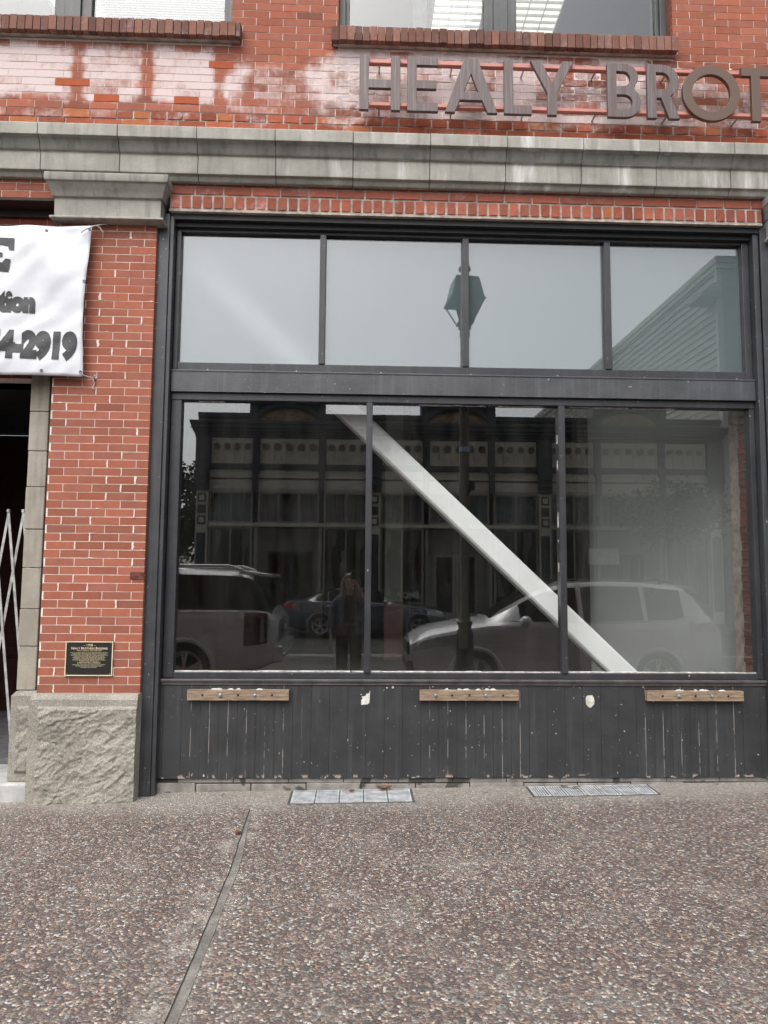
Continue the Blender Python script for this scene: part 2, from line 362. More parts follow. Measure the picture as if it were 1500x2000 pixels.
mb = MB(); mb.box(-60, 60, -19.42, -16.86, ROAD-.05, .0); tag(mb.build('far_pavement', mat('far_pavement_concrete', (.26,.25,.235), .9, var=.15, vs=1.5)), kind='structure')
mb = MB(); mb.box(-60, 60, -16.86, -16.70, ROAD-.05, .004); tag(mb.build('far_kerb', KERB, bevel=.01), kind='structure')
# joint strip in the pavement
JM = mat('joint_mortar', (.21,.195,.175), .95, var=.3, vs=10, bump=.8, bs=90)
mb = MB()
def jl(t): return -.708+.046*min(1, t*4.2) + .004*nz(t*9, 1.7)
NJ = 60
mb.grid(lambda u, v: (jl(v)-.004+(.041+.005*nz(v*14, 4))*u*(1-.72*max(0, 1-v*5)), -.30-4.15*v, gz(jl(v), -.30-4.15*v)+.004), 3, NJ)
tag(mb.build('pavement_joint', JM), kind='structure')
mb = MB(); mb.grid(lambda u, v: (jl(v)-.0095-.004*nz(v*31, 8)+.006*u, -.30-4.15*v, gz(-.7, -.30-4.15*v)+.0065), 1, NJ)
tag(mb.build('pavement_joint_edge', mat('joint_crack', (.03,.028,.026), .95)), kind='structure')
# ================================================================== the brick building
bld = thing('brick_building', 'red brick commercial building with grey stone cornice and wide dark storefront', 'building')
def jit(c, s, rnd): 
    k = 1+rnd.uniform(-s, s); h = rnd.uniform(-.06, .06); return (c[0]*k*(1+h), c[1]*k, c[2]*k*(1-h))
def one_brick(mb, x0, x1, z0, z1, y, dep, col, whf, rgh, rnd, nx=1, nz_=1, chip=0):
    if x1-x0 < .012: return
    o = rnd.uniform(-.0010, .0010) + rgh*rnd.uniform(-.002, .0025)
    P = []; W = []; sd_ = rnd.uniform(0, 99)
    for j in range(nz_+1):
        for i in range(nx+1):
            u, v = i/nx, j/nz_; x = x0+(x1-x0)*u; z = z0+(z1-z0)*v; yy = y+o
            if rgh > .05:
                yy += rgh*(.005*fbm(x*30, z*30, sd_, 2)-.0015)
                if i in (0, nx): x += (-1 if i else 1)*rgh*abs(nz(z*60, sd_))*.010
                if j in (0, nz_): z += (-1 if j else 1)*rgh*abs(nz(x*45, sd_+7))*.008
                if i in (0, nx) and j in (0, nz_): yy += rgh*.004
            P.append((x, yy, z)); W.append(whf(x, z))
    F = [(j*(nx+1)+i, j*(nx+1)+i+1, (j+1)*(nx+1)+i+1, (j+1)*(nx+1)+i) for j in range(nz_) for i in range(nx)]
    rim = [i for i in range(nx+1)] + [j*(nx+1)+nx for j in range(1, nz_+1)] + [nz_*(nx+1)+i for i in range(nx-1, -1, -1)] + [j*(nx+1) for j in range(nz_-1, 0, -1)]
    n = len(P)
    for r in rim: P.append((P[r][0], y+dep, P[r][2])); W.append(W[r])
    m = len(rim)
    for k in range(m): F.append((rim[k], n+k, n+(k+1) % m, rim[(k+1) % m]))
    mb.add(P, F, 0, bc=[col]*len(P), wh=W, rg=[rgh]*len(P))
def clip(x0, x1, holes):
    segs = [(x0, x1)]
    for a, b in holes:
        out = []
        for s, e in segs:
            if b <= s or a >= e: out.append((s, e))
            else:
                if a > s: out.append((s, a))
                if b < e: out.append((b, e))
        segs = out
    return segs
RED = (.335,.122,.081)
def wall_of_bricks(mb, x0, x1, z0, z1, y=0., L=.2095, Hc=.0607, joint=.0032, dep=.05, holes=(), whf=lambda x,z:0, rgf=lambda x,z:0, seed=1, var=.13, off0=0., orange=.02, nx=1, colf=None, smear=.0, back=True, base=RED, my=.0022, wvar=0):
    rnd = random.Random(seed); n = max(1, round((z1-z0)/Hc)); Hc = (z1-z0)/n
    for r in range(n):
        za, zb = z0+r*Hc+joint/2, z0+(r+1)*Hc-joint/2
        hs_ = [(a, b) for a, b, c, d in holes if c < zb-.01 and d > za+.01]
        xs = x0 - L + ((r % 2)*L/2+off0) % L
        while xs < x1:
            bx0, bx1 = max(x0, xs+joint/2), min(x1, xs+L-joint/2); xs += L
            if bx1-bx0 < .012: continue
            col = jit(base, var, rnd)
            if rnd.random() < orange: col = (.42,.15,.07)
            if rnd.random() < .06: col = tuple(c*.78 for c in col)
            if colf: col = colf((bx0+bx1)/2, (za+zb)/2, col, rnd)
            for s, e in clip(bx0, bx1, hs_):
                rg = rgf((s+e)/2, (za+zb)/2)
                ow = rnd.uniform(-wvar, wvar*.5); one_brick(mb, s, e, za, zb, y, dep, col, (lambda x, z: whf(x, z)+ow*(1 if whf(x, z) > .2 else .3)), rg, rnd, nx=(nx if e-s > .08 else 2) if nx > 1 else (4 if rg > .1 else 1), nz_=2 if (nx > 1 or rg > .1) else 1)
            # smeared lime mortar at some head joints
            if smear and rnd.random() < smear and x0+.03 < bx1 < x1-.03 and not clip_hit(bx1, hs_):
                cx = bx1+joint/2; k = rnd.uniform(.0022, .0055)*(1.7 if rnd.random() < .2 else 1); N = 6; Lp = []; Rp = []
                for t in range(N):
                    zz = za-.001+(zb-za+.002)*t/(N-1); Lp.append((cx-k*rnd.uniform(.3, 1.4)-.001, zz)); Rp.append((cx+k*rnd.uniform(.3, 1.4)+.001, zz))
                pts = Lp+Rp[::-1]
                mb.loft([[(px, y-.0032, pz) for px, pz in pts], [(px, y+.004, pz) for px, pz in pts]], mi=1)
            if smear and rnd.random() < smear*.12:
                cx = rnd.uniform(bx0, bx1); k = rnd.uniform(.012, .04); pts = []
                for t in range(11):
                    an = 2*math.pi*t/11; rr = rnd.uniform(.5, 1.2); pts.append((max(x0, min(x1, cx+k*rr*math.cos(an))), zb+joint/2+.004*rr*math.sin(an)))
                mb.loft([[(px, y-.003, pz) for px, pz in pts], [(px, y+.004, pz) for px, pz in pts]], mi=1)
    if back:                                               # mortar bed behind the faces, cut round the openings
        zs = sorted({z0, z1} | {min(z1, max(z0, q)) for h in holes for q in h[2:]})
        for a, b in zip(zs[:-1], zs[1:]):
            if b-a < 1e-4: continue
            m = (a+b)/2
            for s, e in clip(x0, x1, [(p, q) for p, q, c, d in holes if c < m < d]):
                mb.box(s+.001, e-.001, y+my, y+.045, a, b, 1)
def clip_hit(x, hs_): return any(a-.01 < x < b+.01 for a, b in hs_)

# --- window openings of the upper floor, (x0, x1, z0, z1); sills project below them
W1 = (-3.25, -1.037, 5.77, 8.0); W2 = (-.204, 2.468, 5.77, 8.0); W3 = (3.3, 5.9, 5.77, 8.0)
def near(v, a, b, s=.05): return max(0, min(1, (v-a)/s+.5))*max(0, min(1, (b-v)/s+.5))
def white(x, z):
    n = fbm(x*2.2, z*2.6, 3.3); n2 = fbm(x*9, z*9, 7)
    t = 0
    t += (.84+.25*n)*near(x, -4.2, -1.02+.16*n, .22)*near(z, 5.25+.06*n, 5.735, .12)
    t -= .10*near(x, -3, -1.0)*near(z, 5.10, 5.40+.07*n, .16)
    for c, wd in ((-2.205, .085), (-1.672, .07), (-1.118, .085)):
        t -= .62*near(x, c-wd/2, c+wd/2, .025)*near(z, 5.19, 5.725, .03)
    t += (.36+.3*n)*near(x, -1.04, -.32, .2)*near(z, 5.13, 5.62, .1)
    t += (.66+.45*n)*near(x, -.42, 2.62, .2)*near(z, 5.13, 5.76+.04*n, .08)
    t += (.40+.35*n)*near(x, 2.6, 4.4, .2)*near(z, 5.10, 5.62+.04*n, .08)
    return max(-.2, min(1, t+.10*n2))
def rough_up(x, z):
    n = fbm(x*2.6, z*3.4, 9)
    return max(0, min(1, (.45+1.0*n)*near(x, -.2, 4.2, .3)*near(z, 5.13, 5.76, .12)+.12*near(x, -1.1, -.2)*near(z, 5.1, 5.5)))
fresh = [(-2.21,5.42),(-1.98,5.31),(-1.37,5.315),(-1.11,5.60),(-2.28,5.40)]
def upcol(x, z, col, rnd):
    k = rnd.uniform(.62, 1.12) if -.35 < x < 4.3 and z < 5.76 else 1
    return tuple(c*k for c in col)
mb = MB()
wall_of_bricks(mb, -4.2, 6.6, 5.203, 9.6, 0, holes=[W1, W2, W3], whf=white, rgf=rough_up, seed=3, nx=5, var=.13, orange=.003, colf=upcol, my=.0028, joint=.0052, wvar=.2)
rnd = random.Random(5)
for fx, fz in fresh:                                       # a few newer bricks set a little proud
    k = round((fz-5.233)/.06023); z0 = 5.203+k*.06023
    one_brick(mb, fx-.095, fx+.095, z0+.002, z0+.058, -.004, .02, (.40,.105,.05), lambda x, z: -.4, .12, rnd, 3, 2)
mb.build('wall', [BRICK, MORTAR], bld, fix=False)
mb = MB(); mb.box(-4.2, W1[0], .046, .34, 5.0, 9.6); mb.box(W1[1], W2[0], .046, .34, 5.0, 9.6); mb.box(W2[1], W3[0], .046, .34, 5.0, 9.6); mb.box(W3[1], 6.6, .046, .34, 5.0, 9.6)
for a in (W1, W2, W3): mb.box(a[0], a[1], .046, .34, 4.7, 5.77); mb.box(a[0], a[1], .046, .34, 8.0, 9.6)
mb.build('wall_core', mat('old_common_brick', (.22,.07,.05), .9, var=.25, vs=20, bump=.5), bld)

# rough repaired courses just above the stone cornice
mb = MB(); lime = lambda x, z: .10+.42*fbm(x*3, z*8, 4)+.12*fbm(x*20, z*20, 1)
wall_of_bricks(mb, -4.2, 6.6, 4.983, 5.058, 0, L=.2095, Hc=.06, my=.004, seed=77, nx=3)
wall_of_bricks(mb, -4.2, 6.6, 5.058, 5.131, 0, L=.213, Hc=.069, joint=.010, whf=lime, rgf=lambda x,z:.55, seed=8, my=.0065, nx=5, base=(.36,.105,.06), var=.22, orange=.12)
wall_of_bricks(mb, -1.9, 6.6, 5.131, 5.203, 0, L=.128, Hc=.07, joint=.013, whf=lambda x,z: lime(x,z)+.12, rgf=lambda x,z:.5, seed=9, my=.0065, nx=4, base=(.34,.10,.06), var=.3, orange=.12)
wall_of_bricks(mb, -4.2, -1.9, 5.131, 5.203, 0, L=.21, Hc=.07, joint=.006, whf=lambda x,z: lime(x,z)+.25, rgf=lambda x,z:.3, seed=10, my=.008, nx=5, var=.2)
mb.build('repaired_course', [BRICK, MORTAR_ROUGH], bld, fix=False)
# brick lintel over the storefront: a stretcher course over a rowlock course
mb = MB(); lime2 = lambda x, z: .06+.45*fbm(x*3, z*7, 14)+.15*fbm(x*22, z*22, 1)
wall_of_bricks(mb, -1.56, 3.205, 4.605, 4.66, .003, L=.213, Hc=.06, joint=.010, whf=lime2, rgf=lambda x,z:.4, seed=18, orange=.006, my=.0065, nx=5, base=(.36,.12,.08), var=.2)
wall_of_bricks(mb, -1.56, 3.205, 4.537, 4.605, .003, L=.217, Hc=.07, joint=.011, whf=lime2, rgf=lambda x,z:.4, seed=19, orange=.006, my=.0065, nx=5, base=(.36,.12,.08), var=.2, off0=.06)
wall_of_bricks(mb, -1.47, 3.14, 4.424, 4.535, .003, L=.0815, Hc=.12, joint=.016, whf=lambda x,z:lime2(x,z), rgf=lambda x,z:.5, seed=20, orange=.006, my=.0065, nx=3, base=(.36,.12,.08), var=.25)
mb.box(-1.475, 3.145, .05, .36, 4.424, 4.70, 1); mb.box(-1.475, 3.145, .010, .36, 4.407, 4.424, 1)
mb.build('lintel', [BRICK, MORTAR_ROUGH], bld, fix=False)

# --- piers
def pierwhite(x, z): return -.05+.30*near(z, 4.12, 4.3, .2)+.12*fbm(x*5, z*2, 5)+.25*near(x, -2.10, -2.085, .012)*near(z, .9, 3.0)*max(0, nz(3, z*3)+.4)
def pier(x0, seed):
    m = MB(); xe = x0+.727
    wall_of_bricks(m, x0, xe, .788, 4.29, 0, whf=pierwhite, rgf=lambda x,z:.04+.2*max(0, fbm(x*6, z*6, 2)-.55), seed=seed, off0=.115, smear=.42, nx=3, var=.12, orange=.003, joint=.0056, my=.0019)
    for k in range(58):                                    # the return faces
        z = .788+k*.0604
        m.box(xe-.001, xe+.0005, .012, .26, z+.002, z+.058, 0, bc=jit(RED, .12, rnd), wh=0, rg=0) if k % 2 else m.box(xe-.001, xe+.0005, .012, .15, z+.002, z+.058, 0, bc=jit(RED, .12, rnd), wh=0, rg=0)
    m.box(x0+.001, xe-.001, .044, .30, .6, 4.66, 1)
    return m
m = pier(-2.287, 31)
# a chipped corner and screw holes
m.build('pier', [BRICK, MORTAR], bld, fix=False)
m = pier(3.215, 32); m.build('pier', [BRICK, MORTAR], bld, fix=False)
mb = MB(); mb.box(-1.66, -1.559, -.0045, .0, 1.602, 1.655); mb.build('broken_brick_corner', mat('broken_brick', (.13,.045,.035), .95, var=.5, vs=40, bump=1), bld, bevel=.004)

# recessed brick over the side doorway and its steel lintel
mb = MB()
wall_of_bricks(mb, -4.2, -2.287, 4.475, 4.655, .0, whf=lambda x,z:.1, rgf=lambda x,z:.3, joint=.008, my=.006, seed=41, nx=3)
wall_of_bricks(mb, -4.2, -2.288, 3.12, 4.40, .16, whf=lambda x,z:.02, seed=42, off0=.07, base=(.25,.07,.05))
mb.box(-4.2, -2.29, .21, .5, 3.12, 4.68, 1)
mb.build('doorway_wall', [BRICK, MORTAR], bld, fix=False)
mb = MB(); mb.box(-4.2, -2.29, -.012, .2, 4.448, 4.474); mb.box(-4.2, -2.29, .13, .155, 4.39, 4.447); mb.build('steel_lintel', mat('rusted_lintel', (.035,.022,.018), .8), bld, bevel=.003)

# --- stone cornice in blocks
prof = [(.0,4.618),(-.035,4.618),(-.05,4.636),(-.055,4.652),(-.082,4.655),(-.085,4.668),(-.085,4.800),(-.100,4.803),(-.105,4.812),(-.112,4.845),(-.130,4.878),(-.138,4.884),(-.160,4.888),(-.162,4.975),(-.155,4.983),(.0,4.988)]
mb = MB(); st = MB(); js = [-4.2+.0]; x = -4.17
for k in range(19):
    a, c = -4.173+k*.5855, -4.173+(k+1)*.5855
    dy = random.uniform(-.002, .002); dz = random.uniform(-.0015, .0015)
    mb.loft([[(a+.0022, y+dy if y < 0 else y, z+dz) for y, z in prof], [(c-.0022, y+dy if y < 0 else y, z+dz) for y, z in prof]])
b = mb
b.build('cornice', STONE, bld, bevel=.0035, smooth=30)
mb = MB(); mb.box(-4.2, 6.9, -.079, .0, 4.665, 4.882); mb.box(-4.2, 6.9, -.152, -.02, 4.891, 4.978); mb.build('cornice_joint', mat('dark_joint', (.055,.053,.048), .95), bld)
mb = MB()                                                   # darker strip over the cove of the cornice, 2 mm proud
for k in range(19):
    a, c = -4.173+k*.5855+.004, -4.173+(k+1)*.5855-.004
    cv = [(-.1025,4.804),(-.1085,4.813),(-.1155,4.845),(-.1335,4.876)]
    mb.loft([[(a, y, z) for y, z in cv], [(c, y, z) for y, z in cv]], closed=False, caps=False)
mb.build('cornice_cove', STONE_COVE, bld, smooth=40)
# --- capitals
def capital(x0):
    m = MB(); xe = x0+.727
    lv = [(.055,4.278),(.072,4.285),(.072,4.300),(.040,4.318),(.044,4.455),(.058,4.457),(.064,4.47),(.078,4.51),(.098,4.535),(.102,4.545),(.112,4.547),(.116,4.556),(.116,4.606),(.108,4.612)]
    rings = [[(x0-e*.62,-e*1.25,z),(xe+e*.95,-e*1.25,z),(xe+e*.95,.2,z),(x0-e*.62,.2,z)] for e, z in lv]
    m.loft(rings); return m.build('capital', STONE_CAP, bld, bevel=.004, smooth=30)
capital(-2.287); capital(3.215)
# --- rock-faced plinths
def rock_panel(m, x0, x1, z0, z1, y, mt, ml, mr, mb_, amp, seed, N=90):
    def f(u, v):
        x = x0+(x1-x0)*u; z = z0+(z1-z0)*v
        e = min((x-x0-ml)/.012 if ml else 9, (x1-mr-x)/.012 if mr else 9, (z1-mt-z)/.012, (z-z0-mb_)/.012 if mb_ else 9)
        k = max(0, min(1, e))
        wx = x+.05*nz(x*6, z*6, seed+3); wz = z+.05*nz(x*6+9, z*6, seed)-.35*x
        dd = .42+.40*fbm(wx*2.4, wz*3.2, seed, 2)+.34*(.30-abs(fbm(wx*5.5, wz*8.5, seed+5, 3)))+.20*(.3-abs(fbm(wx*14, wz*19, seed+8, 3)))
        g = 1.1*fbm(x*38, z*46, seed, 3)
        edge = .0 if z < z1-.006 else -.012*0
        return (x, y-k*(amp*dd+.004*g)-.0016*(1-k)*fbm(x*50, z*50, 2, 2), z)
    m.grid(f, N, N)
    m.box(x0+.002, x1-.002, y+.006, .28, z0, z1-.001)
    m.box(x0, x1, y, y+.004, z1, z1+.002)
mb = MB(); rock_panel(mb, -2.303, -1.552, .02, .752, -.075, .046, .058, .0, .0, .05, 4.1, 130)
mb.loft([[(-2.303,-.075,.752),(-1.552,-.075,.752),(-1.552,.1,.752),(-2.303,.1,.752)],[(-2.292,-.05,.789),(-1.556,-.05,.789),(-1.556,.1,.789),(-2.292,.1,.789)]])
mb.build('plinth', STONE_BASE, bld, smooth=50)
mb = MB(); rock_panel(mb, -2.475, -2.304, .17, .765, .02, .07, .045, .012, .06, .04, 9.3, 60)
mb.loft([[(-2.475,.02,.765),(-2.304,.02,.765),(-2.304,.3,.765),(-2.475,.3,.765)],[(-2.455,.045,.792),(-2.304,.045,.792),(-2.304,.3,.792),(-2.455,.3,.792)]])
mb.build('plinth', STONE_BASE, bld, smooth=50)
mb = MB(); rock_panel(mb, 3.20, 3.955, .06, .752, -.075, .046, .0, .058, .0, .05, 2.2, 70); mb.build('plinth', STONE_BASE, bld, smooth=50)
# --- stone jamb of the side doorway
mb = MB(); z = .795; k = 0
while z < 3.10:
    h = (.315, .27, .30, .285)[k % 4]; k += 1; z1 = min(3.14, z+h)
    mb.box(-2.472+random.uniform(-.003,.003), -2.335, .075+random.uniform(0,.006), .30, z+.002, z1-.002)
    mb.box(-2.331, -2.318, .095, .30, z+.002, z1-.002); mb.box(-2.315, -2.289, .068+random.uniform(0,.004), .30, z+.002, z1-.002); z = z1
mb.build('door_jamb', STONE_JAMB, bld, bevel=.005)
mb = MB(); mb.box(-4.2, -2.305, -.03, .6, -.02, .165); mb.build('doorstep', STEP, bld, bevel=.012)
mb = MB(); mb.box(-4.2, -2.35, .5, 2.4, .05, .215); mb.build('entry_floor', mat('entry_tile', (.16,.16,.165), .6, var=.3, vs=9), bld)
# dark entry passage
mb = MB()
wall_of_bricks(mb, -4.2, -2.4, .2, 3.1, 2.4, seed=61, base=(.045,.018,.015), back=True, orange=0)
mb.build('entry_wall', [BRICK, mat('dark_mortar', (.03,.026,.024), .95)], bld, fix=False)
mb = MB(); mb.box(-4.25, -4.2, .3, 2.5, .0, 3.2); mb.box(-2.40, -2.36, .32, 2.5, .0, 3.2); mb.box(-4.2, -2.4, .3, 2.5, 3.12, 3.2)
mb.build('entry_lining', mat('near_black_lining', (.014,.012,.012), .9), bld)  # near-black sides and top of the passage
mb = MB(); mb.box(-6, -4.2, .0, .5, -.1, 9.6); mb.build('neighbour_wall', mat('plain_brick_return', (.26,.08,.06), .9, var=.3, vs=14, bump=.5), bld)
mb = MB(); mb.box(3.945, 7, .05, .5, -.1, 4.7); mb.build('side_bay', mat('dark_side_bay', (.05,.05,.052), .6), bld)

# --- window sills of the upper floor: bricks on edge, tilted outward
SILLB = mat('sill_brick', (.16,.07,.055), .85, var=.35, vs=7, bump=.6, bs=60)
def sill(x0, x1, seed):
    m = MB(); r = random.Random(seed); x = x0; 
    m.box(x0+.01, x1-.01, -.03, .2, 5.775, 5.875, 1)
    while x < x1-.02:
        wd = .0595+r.uniform(-.003,.003); e = min(x1, x+wd-.004); dy = r.uniform(-.004,.004); dz = r.uniform(-.003,.003); c = jit((.20,.105,.082), .33, r)
        m.loft([[(x,-.085+dy,5.772+dz),(e,-.085+dy,5.772+dz),(e,.16,5.80+dz),(x,.16,5.80+dz)],[(x,-.082+dy,5.893+dz),(e,-.082+dy,5.893+dz),(e,.16,5.925+dz),(x,.16,5.925+dz)]])
        m.a.setdefault('bc', []); L = m.a['bc']; L += [0]*(len(m.v)-8-len(L)); L += [c]*8
        for nm, vv in (('wh', .12+.2*r.random()), ('rg', .5)):
            L = m.a.setdefault(nm, []); L += [0]*(len(m.v)-8-len(L)); L += [vv]*8
        x += wd
    return m.build('window_sill', [BRICK, MORTAR_ROUGH], bld, bevel=.004)
sill(-3.3, -.956, 1); sill(-.253, 2.487, 2); sill(3.25, 5.95, 3)
# --- upper windows
def upper_window(x0, x1, mulls, panes, blinds):
    m = MB(); z0 = 5.91
    m.box(x0, x0+.055, .10, .22, z0, 8.0); m.box(x1-.055, x1, .10, .22, z0, 8.0); m.box(x0+.055, x1-.055, .11, .22, z0, z0+.075)
    m.box(x0+.055, x0+.085, .125, .22, z0+.075, 8); m.box(x1-.085, x1-.055, .125, .22, z0+.075, 8)
    for a, c in mulls:
        g = (c-a)
        m.box(a, a+g*.28, .115, .22, z0+.075, 8.0); m.box(a+g*.28, a+g*.72, .10, .22, z0+.075, 8.0); m.box(a+g*.72, c, .12, .22, z0+.075, 8.0)
    wnd = m.build('upper_window', PAINT_UP, bld, bevel=.004)
    for a, c in panes:
        q = MB(); q.box(a, c, .150, .154, z0+.075, 7.98); q.build('pane', GLASS_UP, wnd)
        q = MB(); q.box(a, c, .135, .175, z0+.0755, z0+.10); q.build('sash_rail', PAINT_UP, wnd, bevel=.003)
    for a, c, zb in blinds:
        q = MB(); z = zb
        while z < 7.9: q.obox(((a+c)/2, .215, z), ((1,0,0),(0,.55,.83),(0,-.83,.55)), c-a, .026, .0016); z += .021
        q.build('blind', mat('white_blind', (.40,.41,.42), .6, var=.03), wnd)
upper_window(-3.25, -1.037, [(-2.46,-2.17)], [(-3.165,-2.46),(-2.17,-1.122)], [(-2.16,-1.13,6.0)])
upper_window(-.204, 2.468, [(.97,1.235)], [(-.119,.97),(1.235,2.383)], [])
upper_window(3.3, 5.9, [(4.5,4.75)], [(3.385,4.5),(4.75,5.815)], [])
# upper room
ROOM = mat('office_wall', (.42,.42,.41), .8, var=.04)
mb = MB(); mb.box(-4.2, 6.6, .34, 9, 5.55, 5.6); mb.build('upper_floor', mat('office_carpet', (.12,.12,.12), .9), bld)
mb = MB(); mb.box(-4.2, 6.6, .341, 9, 8.6, 8.65); mb.build('upper_ceiling', mat('ceiling_tile', (.26,.27,.28), .8, var=.03), bld)
mb = MB(); mb.box(-4.2, 6.6, 8.9, 9, 5.6, 8.6); mb.box(-4.25, -4.2, .35, 8.9, 5.6, 8.6); mb.box(6.6, 6.65, .35, 8.9, 5.6, 8.6); mb.build('upper_room_wall', ROOM, bld)
mb = MB(); mb.box(.50, .64, 1.6, 1.74, 5.6, 8.6); mb.build('upper_column', mat('office_column', (.75,.75,.73), .6), bld)
mb = MB(); mb.box(-4.2, 6.6, .05, 9, 9.6, 9.7); mb.box(-4.2, 6.6, -.10, .36, 9.6, 9.75); mb.build('roof', mat('roof_felt', (.08,.08,.08), .9), bld)
LIT = bpy.data.materials.new('lit_diffuser'); LIT.use_nodes = True
_p = LIT.node_tree.nodes['Principled BSDF']; _p.inputs['Base Color'].default_value = (.8,.8,.75,1); _p.inputs['Emission Color'].default_value = (1,.95,.82,1); _p.inputs['Emission Strength'].default_value = .55
for i, (lx, ly, lab) in enumerate([(-4.0+.5, 2.7, 'lit louvred ceiling light seen through the cropped upper left window'), (1.15, 2.75, 'lit louvred ceiling light beside the white column in the upper middle window'), (2.1, 2.85, 'lit louvred ceiling light seen through the right pane of the upper middle window')]):
    t = thing('ceiling_light', lab, 'ceiling light', (lx, ly, 8.6), RAD(0), 'lit ceiling lights in the upper office')
    q = MB(); q.box(-.34,.34,-.62,-.58,-.06,-.001); q.box(-.34,.34,.58,.62,-.06,-.001); q.box(-.34,-.30,-.58,.58,-.06,-.001); q.box(.30,.34,-.58,.58,-.06,-.001); q.build('frame', mat('white_metal', (.8,.8,.8), .4), t)
    q = MB()
    for k in range(11): q.box(-.30,.30,-.55+k*.105,-.544+k*.105,-.058,-.020)
    for k in range(2): q.box(-.1+k*.2,-.094+k*.2,-.58,.58,-.0585,-.0205)
    q.build('louvre', mat('white_metal', (.8,.8,.8), .4), t)
    q = MB(); q.box(-.30,.30,-.58,.58,-.018,-.012); q.build('diffuser', LIT, t)
# ------------------------------------------------------------------ storefront
sf = MB()                                                    # perimeter of the frame
sf.box(-1.438,-1.36,.125,.21,.88,3.0); sf.box(3.047,3.088,.125,.21,.88,3.0)                    # lower jambs
sf.box(-1.36,3.047,.128,.21,.876,.921)                                                          # bottom rail
sf.box(-1.44,3.09,.118,.21,2.968,3.024)                                                         # head of the lower lights
sf.box(-1.44,-1.405,.125,.21,3.20,4.36); sf.box(3.033,3.09,.125,.21,3.20,4.36)                 # transom jambs
sf.box(-1.405,3.033,.128,.21,3.20,3.264); sf.box(-1.405,3.033,.128,.21,4.300,4.36)
front = sf.build('storefront', PAINT_FRAME, bld, bevel=.004)
mb = MB(); mb.box(-1.44,3.09,.098,.21,3.030,3.193); mb.box(-1.44,3.09,.093,.098,3.183,3.195); mb.box(-1.44,3.09,.088,.1175,3.0245,3.0295)
mb.build('transom_bar', PAINT_BAND, front, bevel=.003)
for i in range(7):
    mb = MB(); xx = -1.2+.69*i+random.uniform(-.03,.03); mb.lathe([(.006,.125),(.006,.1265)], (xx, 0, 3.206), 6, 'y'); mb.build('frame_screw', STEEL, front)
for a, c in ((.049,.097),(1.537,1.586)):
    q = MB(); q.box(a, c, .120, .21, .9215, 2.9675); q.box(a+.006, c-.006, .1165, .1195, .922, 2.967); q.build('mullion', PAINT_FRAME, front, bevel=.003)
for a, c in ((-.327,-.279),(.792,.842),(1.92,1.97)):
    q = MB(); q.box(a, c, .120, .21, 3.2645, 4.2995); q.build('mullion', PAINT_FRAME, front, bevel=.004)
low = [(-1.36,.049),(.097,1.537),(1.586,3.047)]
for i, (a, c) in enumerate(low):
    rot = (0, .0006, -.0008)[i]
    q = MB(); q.add([(a,.1655-rot,.921),(c,.1655+rot,.921),(c,.1655+rot,2.968),(a,.1655-rot,2.968),(a,.1715-rot,.921),(c,.1715+rot,.921),(c,.1715+rot,2.968),(a,.1715-rot,2.968)], [(0,1,2,3),(4,7,6,5),(0,4,5,1),(1,5,6,2),(2,6,7,3),(3,7,4,0)])
    q.build('pane', GLASS, front)
    q = MB(); r = random.Random(i); x = a+.004                 # putty line along the foot of the glass, chipped
    while x < c-.01:
        e = min(c-.004, x+r.uniform(.05,.3)); q.box(x, e, .150, .1645, .9215, .9245+r.uniform(.002,.007)); x = e+(r.uniform(.002,.012) if r.random() < .4 else 0)
    for k in range((1,5,4)[i]):
        x = r.uniform(a+.02, c-.4); q.box(x, x+r.uniform(.1,.33), .152, .1645, 2.962-r.uniform(0,.004), 2.9675)
    if i == 2: q.box(a+.001, a+.008, .15, .1645, 2.83, 2.95); q.box(a+.001, a+.005, .15, .1645, 2.6, 2.68)
    if i == 1:
        for k in range(7): z = r.uniform(.95,2.9); q.box(c-.003-r.uniform(0,.003), c-.001, .154, .1645, z, z+r.uniform(.02,.12))
    q.build('putty_line', PUTTY, front, bevel=.001)
tl = [(-1.405,-.327),(-.279,.792),(.842,1.92),(1.97,3.033)]
for i, (a, c) in enumerate(tl):
    q = MB(); q.box(a, c, .1655, .1715, 3.264, 4.300); q.build('pane', GLASS, front)
    q = MB(); zt = 4.285-.006*(i % 2); q.add([(a+.001,.176,3.265),(c-.001,.176,3.265),(c-.001,.176,zt),(a+.001,.176,zt)], [(0,1,2,3)]); q.build('frosted_film', FILM, front)
# steel posts (H sections) at both ends, soffit over the recess
mb = MB(); mb.prism([(-1.574,gz(-1.5,0)-.02),(-1.474,gz(-1.5,0)-.02),(-1.474,4.40),(-1.574,4.40)], .036, .052)
mb.box(-1.53,-1.50,.052,.20,.02,4.40); mb.box(-1.473,-1.444,.05,.30,gz(-1.5,0)-.02,4.39)
mb.build('steel_post', PAINT, bld, bevel=.003)
mb = MB(); mb.box(3.136,3.214,.036,.052,.08,4.40); mb.box(3.15,3.18,.052,.2,.08,4.40); mb.box(3.091,3.135,.06,.30,.08,4.39)
mb.build('steel_post', PAINT, bld, bevel=.003)
mb = MB(); mb.box(-1.445,3.135,.045,.30,4.362,4.405); mb.box(-1.444,3.09,.09,.125,4.325,4.3615); mb.build('soffit', mat('soffit_paint', (.016,.016,.017), .6), bld)
